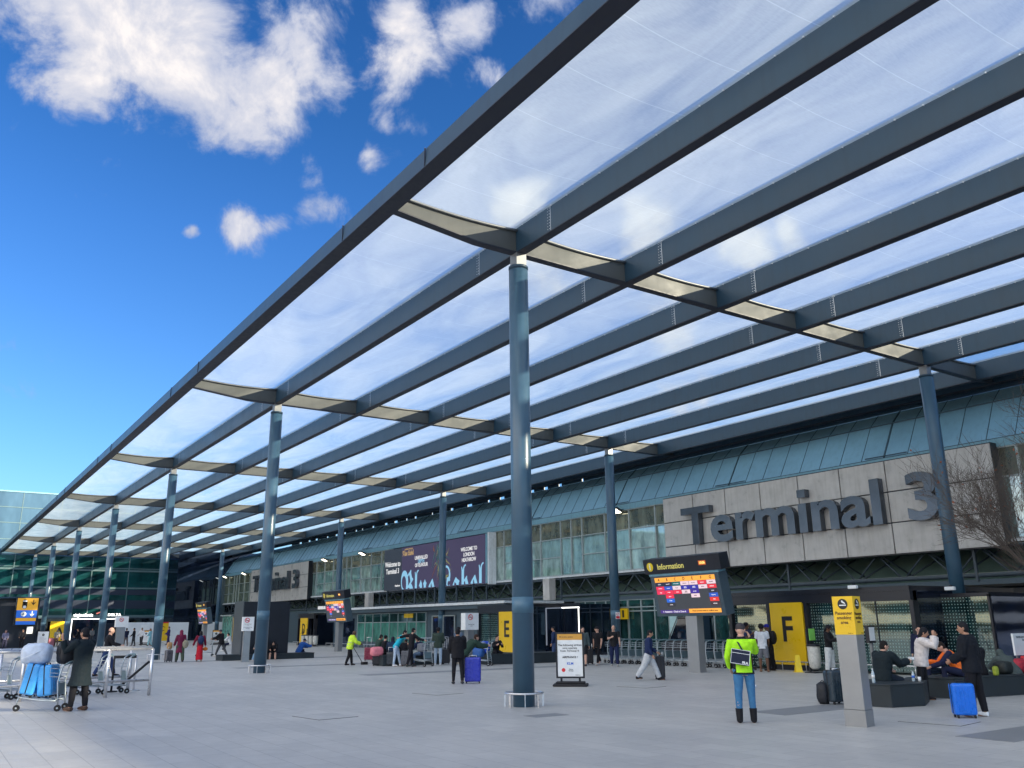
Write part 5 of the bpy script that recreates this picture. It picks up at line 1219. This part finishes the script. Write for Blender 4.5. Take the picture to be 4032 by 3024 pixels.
# --- hi-vis rider, the largest figure
NEON = (.42, .90, .02)
def rider_zone(c, hip, H):
    v = (c.z-hip.z)/H+.53; ay = abs(c.y)
    if ay > .082*H and v < .69 and c.x > -.12 and ay < .125*H: return 1
    if ay > .13*H and c.x > .02 and v < .72: return 1 if c.z % .5 > .18 and False else 0
    if v < .50 or v > .835: return 1
    return 0
def rider_extra(t, d):
    T, Fv, ht = d['T'], d['Fv'], d['ht']
    s_ = MB(); s_.tube([T(.83)+Vector((.02, .10, 0)), T(.80)-Fv*ht(.085)+Vector((0, .08, 0)), T(.66)-Fv*ht(.10)+Vector((0, -.04, 0))], .018, 6, ry=.006); s_.build('bag_strap', cloth(NAVY, .5), t)
    k = MB(); k.tube([d['hip']+Vector((.02, -.17, -.02)), d['hip']+Vector((.02, -.20, -.14)), d['hip']+Vector((.02, -.19, -.26))], .006, 6); k.ell(d['hip']+Vector((.02, -.20, -.30)), (.012, .02, .035), 8, 6); k.build('key_chain', M['chrome'], t)
person('person in neon yellow cycling jacket, blue jeans and black boots standing with their back turned', 11.35, -12.85, 8, 1.76, NEON, (.05, .17, .34), ('boots', BLK), ('cap', (.05, .045, .05)), LIGHT,
       aL=(10, 14, 30, 20), aR=(50, 16, 110, 25), lL=(0, 4, 0), lR=(4, 3, 3), head=(-18, 12), kind='long', lk='slim', vox=.0075, zone=rider_zone, zmats=[cloth(NEON, .6), cloth(BLK, .6)], collar=True, extra=rider_extra)
sbg = thing('shoulder_bag', 'navy shoulder bag with white piping on the back of the person in neon yellow', 'bag', (11.26, -12.66, 1.02), R(-48)+pi)
MB().box((-.0, -.17, 0), (.09, .17, .27)).xf(Matrix.Rotation(R(-9), 4, 'X')).build('body', cloth(NAVY, .35), sbg, bevel=.02, seg=3)
pp = MB()
for z in (.262, .20, .015): pp.box((.0905, -.165, z), (.096, .165, z+.008))
pp.box((.0905, -.168, .02), (.096, -.160, .262)); pp.box((.0905, .160, .02), (.096, .168, .262)); pp.xf(Matrix.Rotation(R(-9), 4, 'X')).build('piping', 'white', sbg)
tm = text_mb('FILA', .055, bold=.003, ext=.003); tm.xf(Matrix.Rotation(R(-9), 4, 'X') @ face((.097, .09, .05), 0)); tm.build('brand_lettering', 'white', sbg)
# --- left foreground: phone man with long coat
def phone(t, d): g = MB(); p = d['AL'][2]+d['AL'][3]*.06; g.box((p.x-.02, p.y-.01, p.z-.07), (p.x+.055, p.y+.0, p.z+.07)); g.build('phone', M['black'], t)
person('person in a long dark coat holding a phone to the ear beside a loaded trolley', 22.3, -3.28, 42, 1.80, (.008, .016, .022), BLK, (.10, .06, .045), ('short', BLK), TAN, aL=(55, 10, 118, -12), aR=(28, 6, 60, 10), lL=(6, 3, 3), lR=(-5, 3, 3), head=(4, 6), kind='coat', lk='slim', vox=.0085, build=1.12, extra=phone)
person('bald person in black top and jeans walking right behind the handrails', 36.6, -6.15, -95, 1.86, BLK, (.02, .04, .12), BLK, ('bald', (.05, .03, .02)), LIGHT, aL=(-20, 10, 25, 0), aR=(35, 6, 40, 0), lL=(24, 3, 8), lR=(-18, 3, 12), lean=4, kind='long')
# --- women
def tote(t, d): g = MB(); c = d['hip']+Vector((-.10, -.22, .05)); g.ell(c, (.10, .17, .22), 12, 10); blob(g, 'shoulder_bag', cloth((.30, .27, .20)), t, .012, fold=.006); MB().tube([c+Vector((0, .02, .2)), d['T'](.83)+Vector((-.02, -.12, 0)), c+Vector((0, .05, .2))], .012, 6).build('bag_strap', cloth((.30, .27, .20)), t)
person('person in a maroon head scarf and cardigan with a suitcase', 48.6, -11.75, 14, 1.64, (.13, .012, .045), (.05, .07, .05), DGREY, ('hood', (.16, .012, .05)), TAN, aL=(14, 14, 8, 0), aR=(-8, 10, 30, 0), lL=(14, 3, 4), lR=(-12, 3, 10), kind='coat', lk='wide', extra=tote)
def rpack(t, d): onback(t, d, (.015, .03, .09), .34, .46, .2); g = MB(); g.ell(d['AR'][2]+Vector((0, 0, -.17)), (.10, .14, .10), 10, 8); blob(g, 'orange_bag', cloth((.55, .16, .03)), t, .012)
person('person in a red top and long red skirt with a navy backpack walking away', 48.6, -12.75, 8, 1.56, (.20, .012, .035), (.50, .012, .03), (.3, .2, .15), ('long', BLK), TAN, aL=(8, 24, 14, 0), aR=(8, 18, 14, 0), lL=(8, 2, 2), lR=(-6, 2, 4), kind='long', lk='skirt', extra=rpack)
person('person in black jacket and grey trousers pushing a far trolley beside the shelter box', 55.6, -15.9, 60, 1.66, BLK, (.07, .075, .085), (.6, .6, .6), ('cap', (.05, .03, .05)), TAN, aL=(48, 6, 30, 0), aR=(40, 6, 30, 0), lL=(24, 3, 4), lR=(-22, 3, 8), lean=10, kind='puffer')
person('person in white sleeves and navy trousers seated behind the black shelter box', 68.5, -20.2, 70, 1.7, (.65, .65, .66), NAVY, (.7, .7, .7), ('short', BLK), LIGHT, aL=(40, 8, 50, 10), aR=(30, 8, 60, 10), lL=(80, 8, 70), lR=(75, 8, 60), lean=15, seat=.42, kind='long')
# --- seated on the low bench by the shelter
SIT = dict(seat=.30)
person('bald person in grey sitting on the low black bench in pale blue jeans', 48.5, -15.95, 165, 1.7, (.09, .10, .11), (.20, .32, .45), (.6, .6, .6), ('bald', DGREY), LIGHT, aL=(40, 6, 50, 15), aR=(40, 6, 50, 15), lL=(82, 8, 30), lR=(80, 8, 35), lean=14, kind='long', seat=.26)
person('person in black bent forward on the low black bench with pale bare shins', 48.5, -16.75, 175, 1.66, BLK, (.03, .03, .035), (.7, .7, .72), ('long', BLK), LIGHT, aL=(50, 6, 30, 20), aR=(50, 6, 30, 20), lL=(85, 6, 80), lR=(85, 8, 84), lean=34, head=(0, 40), kind='long', lk='shorts', seat=.26)
person('person in a blue hooded jacket crouching on the right end of the low black bench', 49.6, -18.6, -60, 1.66, (.03, .12, .42), NAVY, BLK, ('cap', (.03, .04, .07)), TAN, aL=(55, 6, 30, 15), aR=(60, 6, 30, 15), lL=(95, 8, 100), lR=(70, 8, 60), lean=32, head=(0, 15), kind='puffer', seat=.28)
# --- sweeper
def vest(t, d):
    g = MB()
    for v in (.56, .66):
        c = d['T'](v); n = 20; g.tube([c+Vector((cos(i*pi/10)*d['ht'](.098), sin(i*pi/10)*d['ht'](.118), 0)) for i in range(n)], .006, 6, closed=True, ry=.022, ref=(0, 0, 1))
    g.build('reflective_bands', mat('reflective', (.5, .6, .35), .4), t)
person('person in a yellow high visibility coat sweeping the forecourt', 38.2, -16.75, -75, 1.58, (.62, .85, .06), BLK, BLK, ('bald', BLK), BROWN, aL=(40, 6, 25, 10), aR=(30, 8, 40, 15), lL=(16, 3, 10), lR=(-8, 3, 14), lean=14, head=(0, 22), kind='puffer', extra=vest)
# --- middle group
person('person in a dark green top seated at the back of the middle group', 38.6, -18.3, -60, 1.68, (.03, .06, .05), (.2, .2, .2), DGREY, ('short', BLK), TAN, aL=(50, 6, 60, 15), aR=(45, 6, 50, 15), lL=(85, 8, 85), lR=(85, 8, 85), lean=20, seat=.50, head=(0, 20))
person('person with dark hair in black seated sideways in the middle group', 37.5, -18.15, -70, 1.64, BLK, BLK, DGREY, ('bun', BLK), LIGHT, aL=(50, 6, 60, 15), aR=(45, 6, 50, 15), lL=(85, 8, 85), lR=(85, 8, 85), lean=8, seat=.46, head=(30, 0))
person('person in navy padded vest with pale sleeves seated with their back turned', 36.8, -18.25, -5, 1.62, (.012, .03, .07), NAVY, DGREY, ('hood', (.012, .014, .03)), LIGHT, aL=(35, 14, 40, 10), aR=(45, 14, 30, 10), lL=(85, 10, 85), lR=(85, 10, 85), lean=22, seat=.44, kind='puffer')
person('person in black curled up beside the navy vest on the middle bench', 36.9, -18.85, -20, 1.6, BLK, BLK, BLK, ('short', BLK), TAN, aL=(50, 8, 60, 10), aR=(50, 8, 60, 10), lL=(95, 8, 90), lR=(95, 8, 90), lean=38, seat=.44, head=(0, 30), kind='puffer')
person('person in a turquoise shirt and pale jeans bending over a trolley', 35.7, -17.95, -100, 1.66, (.02, .45, .62), (.42, .52, .66), (.75, .75, .78), ('short', BLK), LIGHT, aL=(70, 6, 20, 10), aR=(75, 6, 15, 10), lL=(14, 4, 3), lR=(-4, 4, 4), lean=34, head=(0, 20), kind='tee', lk='slim')
person('person all in black with one arm stretched out to the left', 34.75, -18.1, -70, 1.66, BLK, (.008, .008, .014), (.04, .05, .05), ('short', BLK), LIGHT, aL=(-82, 14, 6, 0), aR=(55, 6, 20, 0), lL=(12, 4, 4), lR=(-12, 4, 6), lean=8, head=(10, 5))
person('person in dark blue bent over behind the trolley of the arm stretching person', 35.9, -19.4, 60, 1.62, (.012, .022, .06), (.10, .16, .26), (.5, .2, .2), ('short', BLK), LIGHT, aL=(40, 20, 90, 0), aR=(60, 10, 60, 0), lL=(80, 8, 70), lR=(80, 8, 60), lean=30, seat=.45, head=(0, 25), kind='puffer')
person('person in a green bomber jacket and pale jeans standing with curly hair', 35.3, -19.8, -10, 1.64, (.035, .055, .045), (.36, .45, .56), (.6, .6, .62), ('afro', BLK), BROWN, aL=(12, 10, 60, 30), aR=(12, 10, 60, 30), lL=(2, 4, 2), lR=(-6, 5, 3), kind='puffer')
person('person in a slate blue shirt partly hidden behind the person in black', 35.3, -20.85, -40, 1.66, (.10, .14, .21), (.03, .03, .04), (.55, .5, .42), ('short', BLK), TAN, aL=(20, 10, 60, 20), aR=(20, 10, 60, 20), lL=(4, 4, 2), lR=(-4, 4, 4), kind='tee', head=(-30, 0))
person('person all in black standing beside the tall deep blue suitcase', 23.95, -14.15, 10, 1.66, BLK, BLK, DGREY, ('short', BLK), TAN, aL=(14, 8, 40, 20), aR=(20, 8, 60, 20), lL=(3, 4, 2), lR=(-5, 5, 4), kind='puffer', lk='slim', vox=.009, head=(-10, 10), lean=3)
person('person in a dark green coat bending behind the tall deep blue suitcase', 26.6, -16.0, -70, 1.62, (.02, .045, .035), BLK, BLK, ('short', (.03, .015, .012)), LIGHT, aL=(60, 6, 20, 10), aR=(60, 8, 30, 10), lL=(20, 5, 20), lR=(-4, 5, 8), lean=44, head=(0, 10), kind='puffer')
person('person in black with a dark hair knot seated left of the yellow E panel', 34.4, -22.35, -160, 1.62, BLK, BLK, BLK, ('bun', BLK), LIGHT, aL=(40, 8, 75, 25), aR=(40, 8, 70, 25), lL=(85, 8, 85), lR=(88, 8, 85), lean=14, seat=.44, head=(30, 12))
# --- by the airline poster and trolleys
person('person in a navy jacket half hidden behind the airline poster stand', 34.2, -25.6, 90, 1.62, (.015, .03, .09), (.05, .08, .18), BLK, ('short', BLK), TAN, lL=(6, 3, 3), lR=(-6, 3, 6))
person('person in a slate hooded top and black shorts striding towards the camera', 29.95, -23.95, 172, 1.66, (.06, .085, .095), BLK, BLK, ('short', BLK), LIGHT, aL=(-12, 10, 20, 0), aR=(10, 10, 20, 0), lL=(20, 4, 4), lR=(-18, 4, 14), lk='shorts', head=(20, 0))
person('person in a black cap and black T-shirt rolling a black suitcase', 30.2, -25.0, 150, 1.68, BLK, BLK, (.45, .45, .47), ('cap', BLK), LIGHT, aL=(12, 10, 16, 0), aR=(-16, 12, 10, 0), lL=(24, 4, 4), lR=(-24, 4, 14), kind='tee', lk='slim', head=(-60, 0))
person('person in a black T-shirt and navy trousers walking with one arm bent across', 28.8, -24.7, 178, 1.68, BLK, (.012, .02, .07), (.35, .37, .36), ('bald', (.2, .13, .08)), LIGHT, aL=(20, 8, 18, 0), aR=(28, 8, 80, 40), lL=(10, 4, 3), lR=(-8, 4, 8), kind='tee', build=1.08)
person('person in a navy hoodie and pale grey joggers striding with a black suitcase', 21.25, -19.6, -90, 1.62, (.014, .026, .085), (.50, .52, .55), BLK, ('short', BLK), TAN, aL=(8, 6, 50, 10), aR=(-6, 8, 35, 0), lL=(26, 3, 4), lR=(-24, 3, 12), lk='wide', vox=.009, lean=5, head=(0, 16))
# --- around F
person('person in a striped navy polo shirt and pale shorts facing the group by F', 23.0, -26.35, -125, 1.72, (.03, .045, .12), (.26, .38, .50), (.06, .05, .05), ('afro', BLK), BROWN, aL=(30, 8, 100, 40), aR=(30, 8, 100, 40), lL=(4, 4, 2), lR=(-4, 5, 4), kind='tee', lk='shorts')
person('person in a white T-shirt and grey shorts seen from behind by F', 21.75, -25.75, -5, 1.67, (.62, .64, .70), (.14, .145, .17), (.16, .09, .06), ('afro', BLK), BROWN, aL=(6, 8, 18, 0), aR=(14, 8, 40, 10), lL=(2, 4, 2), lR=(-2, 5, 2), kind='tee', lk='shorts', head=(-30, 5))
def bpk(t, d): onback(t, d, BLK, .38, .5, .26)
person('person in black with a royal blue cap and a bulging black backpack by F', 22.0, -26.45, 68, 1.67, BLK, BLK, BLK, ('cap', (.015, .02, .28)), BROWN, aL=(10, 6, 20, 0), aR=(14, 8, 40, 10), lL=(2, 4, 2), lR=(-4, 5, 4), head=(10, 6), lk='wide', extra=bpk)
person('person in pale trousers and dark tunic holding a paper behind the smoking totem', 19.5, -26.5, -110, 1.64, BLK, (.55, .57, .58), (.04, .04, .05), ('long', BLK), BROWN, aL=(30, 6, 75, 20), aR=(30, 8, 75, 20), lL=(3, 4, 2), lR=(-4, 5, 4), head=(0, 25), lk='wide')
# --- right benches
def food(t, d): g = MB(); p = d['AR'][2]+d['AR'][3]*.08; g.ell(p+Vector((.02, 0, .02)), (.05, .08, .03), 10, 8); g.box((p.x-.03, p.y-.05, p.z+.03), (p.x+.05, p.y+.05, p.z+.07)); g.build('food_wrap', M['white'], t)
person('person in a black padded jacket seated with back turned holding a food wrap', 12.15, -18.35, -42, 1.72, (.010, .018, .024), (.012, .02, .035), BLK, ('short', (.012, .010, .010)), LIGHT, aL=(30, 6, 40, 15), aR=(48, 10, 55, 0), lL=(82, 6, 80), lR=(80, 8, 70), lean=12, seat=.44, head=(-20, 12), kind='puffer', vox=.009, build=1.1, extra=food)
person('person with long curly black hair in a cream fleece eating beside the bench', 11.85, -19.35, -95, 1.62, (.66, .60, .58), BLK, BLK, ('long', BLK), TAN, aL=(62, 6, 110, 25), aR=(66, 8, 112, 20), lL=(4, 4, 4), lR=(-8, 5, 8), lean=10, head=(0, 18), kind='puffer', lk='slim', vox=.009)
def lany(t, d):
    g = MB(); T, Fv, ht = d['T'], d['Fv'], d['ht']
    for s_ in (1, -1): g.tube([T(.835)+Vector((.02, s_*.05, 0)), T(.78)+Fv*ht(.088)+Vector((0, s_*.045, 0)), T(.64)+Fv*ht(.086)+Vector((0, s_*.02, 0))], .02, 6, ry=.006, ref=Fv)
    g.build('lanyard', cloth((.30, .08, .50)), t); h = MB().box((T(.64).x+ht(.088), -.045, T(.64).z-.12), (T(.64).x+ht(.094), .045, T(.64).z+.0)); h.build('badge', M['white'], t)
    h = MB(); h.tube([T(.83)+Fv*ht(.05), T(.76)+Fv*ht(.082), T(.62)+Fv*ht(.080)], [.02, .045, .05], 8, ry=[.01, .012, .012], ref=Fv); h.build('shirt_front', cloth((.62, .62, .66)), t)
person('person in a navy suit with a purple lanyard touching their mouth', 14.6, -24.1, 168, 1.62, (.010, .014, .045), (.010, .014, .04), BLK, ('short', BLK), LIGHT, aL=(40, 6, 118, 30), aR=(4, 8, 12, 0), lL=(2, 4, 2), lR=(-2, 4, 2), head=(12, 8), vox=.009, extra=lany)
def ovest(t, d):
    T, Fv, ht = d['T'], d['Fv'], d['ht']; g = MB()
    for s_ in (1, -1): g.tube([T(.60)-Fv*ht(.09)+Vector((0, s_*.09, 0)), T(.78)-Fv*ht(.098)+Vector((0, s_*.10, 0)), T(.850)+Vector((0, s_*.10, 0)), T(.78)+Fv*ht(.098)+Vector((0, s_*.09, 0)), T(.60)+Fv*ht(.088)+Vector((0, s_*.07, 0))], .055, 8, ry=.012, ref=None)
    g.build('orange_vest', cloth((.95, .17, .02), .6), t)
person('person in an orange vest over navy bending forward on the long right bench', 11.75, -20.95, 100, 1.74, (.012, .016, .05), (.012, .016, .045), BLK, ('short', (.02, .012, .010)), LIGHT, aL=(42, 8, 30, 20), aR=(48, 8, 40, 20), lL=(100, 14, 100), lR=(60, 10, 60), lean=30, seat=.46, head=(0, 38), vox=.009, zone=lambda c, hip, H: 0 if abs(c.y) < .10*H and c.z > hip.z+.02*H else 1, zmats=[cloth((.95, .17, .02), .6), cloth((.012, .016, .05))])
person('person in dark clothes leaning over behind the orange vest', 11.8, -21.8, 20, 1.70, BLK, NAVY, BLK, ('afro', BLK), TAN, aL=(42, 8, 30, 20), aR=(48, 8, 40, 20), lL=(90, 10, 90), lR=(90, 10, 90), lean=18, seat=.46, head=(30, 20), kind='puffer')
person('person in a grey green hooded jacket slumped on the long right bench', 11.5, -22.9, 30, 1.62, (.07, .09, .09), BLK, BLK, ('hood', (.06, .08, .08)), TAN, aL=(52, 8, 30, 20), aR=(48, 8, 40, 20), lL=(90, 10, 90), lR=(90, 10, 90), lean=50, seat=.40, head=(0, 30), kind='puffer')
person('person in black hoodie, black trousers and bright white trainers by the blue cabin case', 9.25, -16.92, 70, 1.74, (.008, .010, .016), BLK, (.80, .82, .84), ('short', BLK), TAN, aL=(10, 8, 55, 15), aR=(-8, 12, 24, 0), lL=(5, 3, 5), lR=(-4, 4, 3), lean=2, slean=0, head=(20, 10), kind='puffer', lk='trousers', vox=.0085)
# --- far left groups
for lab, x, y, rel, H, tp, lg, hr in [
    ('far person in a patterned shawl beside the dark station kiosk', 92.0, -6.9, 180, 1.66, (.14, .14, .22), (.03, .03, .06), ('hood', (.20, .12, .12))),
    ('far person in a dark suit and white shirt under the white notice on the kiosk', 92.5, -8.3, 170, 1.74, BLK, BLK, ('short', BLK)),
    ('far blonde person in a cream coat behind the exclamation mark poster', 99.0, -11.9, 180, 1.66, (.60, .52, .40), (.2, .12, .1), ('long', (.50, .36, .20))),
    ('far person in black beside the fifth outer column', 96.0, -13.4, 90, 1.72, BLK, BLK, ('short', BLK)),
    ('far person in navy at the left of the group before the white hoarding', 91.5, -17.0, 30, 1.72, NAVY, (.12, .10, .10), ('short', BLK)),
    ('far person in a black jacket second in the group before the white hoarding', 92.5, -17.9, 80, 1.72, BLK, DGREY, ('short', BLK)),
    ('far person in a white top third in the group before the white hoarding', 95.0, -19.1, 150, 1.72, (.6, .6, .62), DGREY, ('short', BLK)),
    ('far person in pale turquoise clothes in the group before the white hoarding', 92.0, -19.3, 60, 1.66, (.25, .50, .58), (.30, .55, .60), ('long', (.2, .1, .06))),
    ('far person in a purple navy suit standing alone at the right of the hoarding group', 94.5, -21.6, 100, 1.82, (.03, .02, .12), (.03, .02, .10), ('short', BLK)),
    ('far person in grey inside the glowing airline doorway', 122, -18.6, 180, 1.7, (.12, .13, .14), DGREY, ('short', BLK))]:
    person(lab, x, y, rel, H, tp, lg, BLK, hr, LIGHT if 'blonde' in lab or 'purple' in lab else TAN, vox=.022, kind='long', lL=(8, 3, 3), lR=(-8, 3, 6), aL=(15, 8, 30, 10), aR=(20, 8, 40, 10))
# ------------------------------------------------------------------ bare tree at the right
tr_ = thing('bare_tree', 'leafless tree with fine twigs and a few brown leaves in front of the stone sign', 'tree', (11.3, -26.6, 0))
rr = random.Random(11); tw = MB(); br2 = MB(); lf = MB(); trunk = MB()
def grow(p, d, L, r, lvl):
    pts = [p]; n = 4; q = p.copy(); dd = d.copy(); rs = [r]
    for i in range(n):
        dd = (dd+Vector((rr.uniform(-.16, .16), rr.uniform(-.16, .16), rr.uniform(-.04, .12)))).normalized(); q = q+dd*L/n; pts.append(q.copy()); rs.append(r*(1-.6*(i+1)/n))
    (br2 if lvl < 3 else tw).tube(pts, rs, 7 if lvl < 2 else 4, caps=False)
    if lvl >= 5:
        if rr.random() < .02:
            c = pts[-1]; a = Vector((rr.uniform(-1, 1), rr.uniform(-1, 1), rr.uniform(-1, 1))).normalized()*.05; b2 = a.orthogonal().normalized()*.03; lf._add([c-a, c+b2, c+a, c-b2], [[0, 1, 2, 3]])
        return
    for i in range(5 if lvl < 4 else 4):
        k = rr.uniform(.25, 1.0); idx = min(int(k*n), n-1); c = pts[idx].lerp(pts[idx+1], k*n-idx)
        a = rr.uniform(R(20), R(48)); ax = dd.orthogonal().normalized(); ax = Matrix.Rotation(rr.uniform(0, 2*pi), 3, dd) @ ax
        nd = (Matrix.Rotation(a, 3, ax) @ dd); nd = (nd+Vector((0, 0, .10))).normalized(); grow(c, nd, L*rr.uniform(.50, .72), max(rs[idx]*.5, .0045), lvl+1)
trunk.tube([(0, 0, 0), (.03, .02, 1.0), (0, .05, 2.2), (.02, .03, 2.8)], [.16, .12, .10, .085], 12); trunk.build('trunk', 'bark', tr_)
for i in range(11):
    a = i*2*pi/6.5+rr.uniform(-.2, .2); el = rr.uniform(.35, 1.35)
    grow(Vector((0, .03, 1.9+i*.07)), Vector((cos(a)*cos(el), sin(a)*cos(el), sin(el))), 3.05, .042, 1)
br2.build('limbs', 'bark', tr_); twm = tw.build('twigs', 'bark', tr_); lf.build('dead_leaves', 'leaf', tr_)
print('twig faces', len(tw.f), 'br', len(br2.f))

bpy.data.scenes.remove(TMPS)
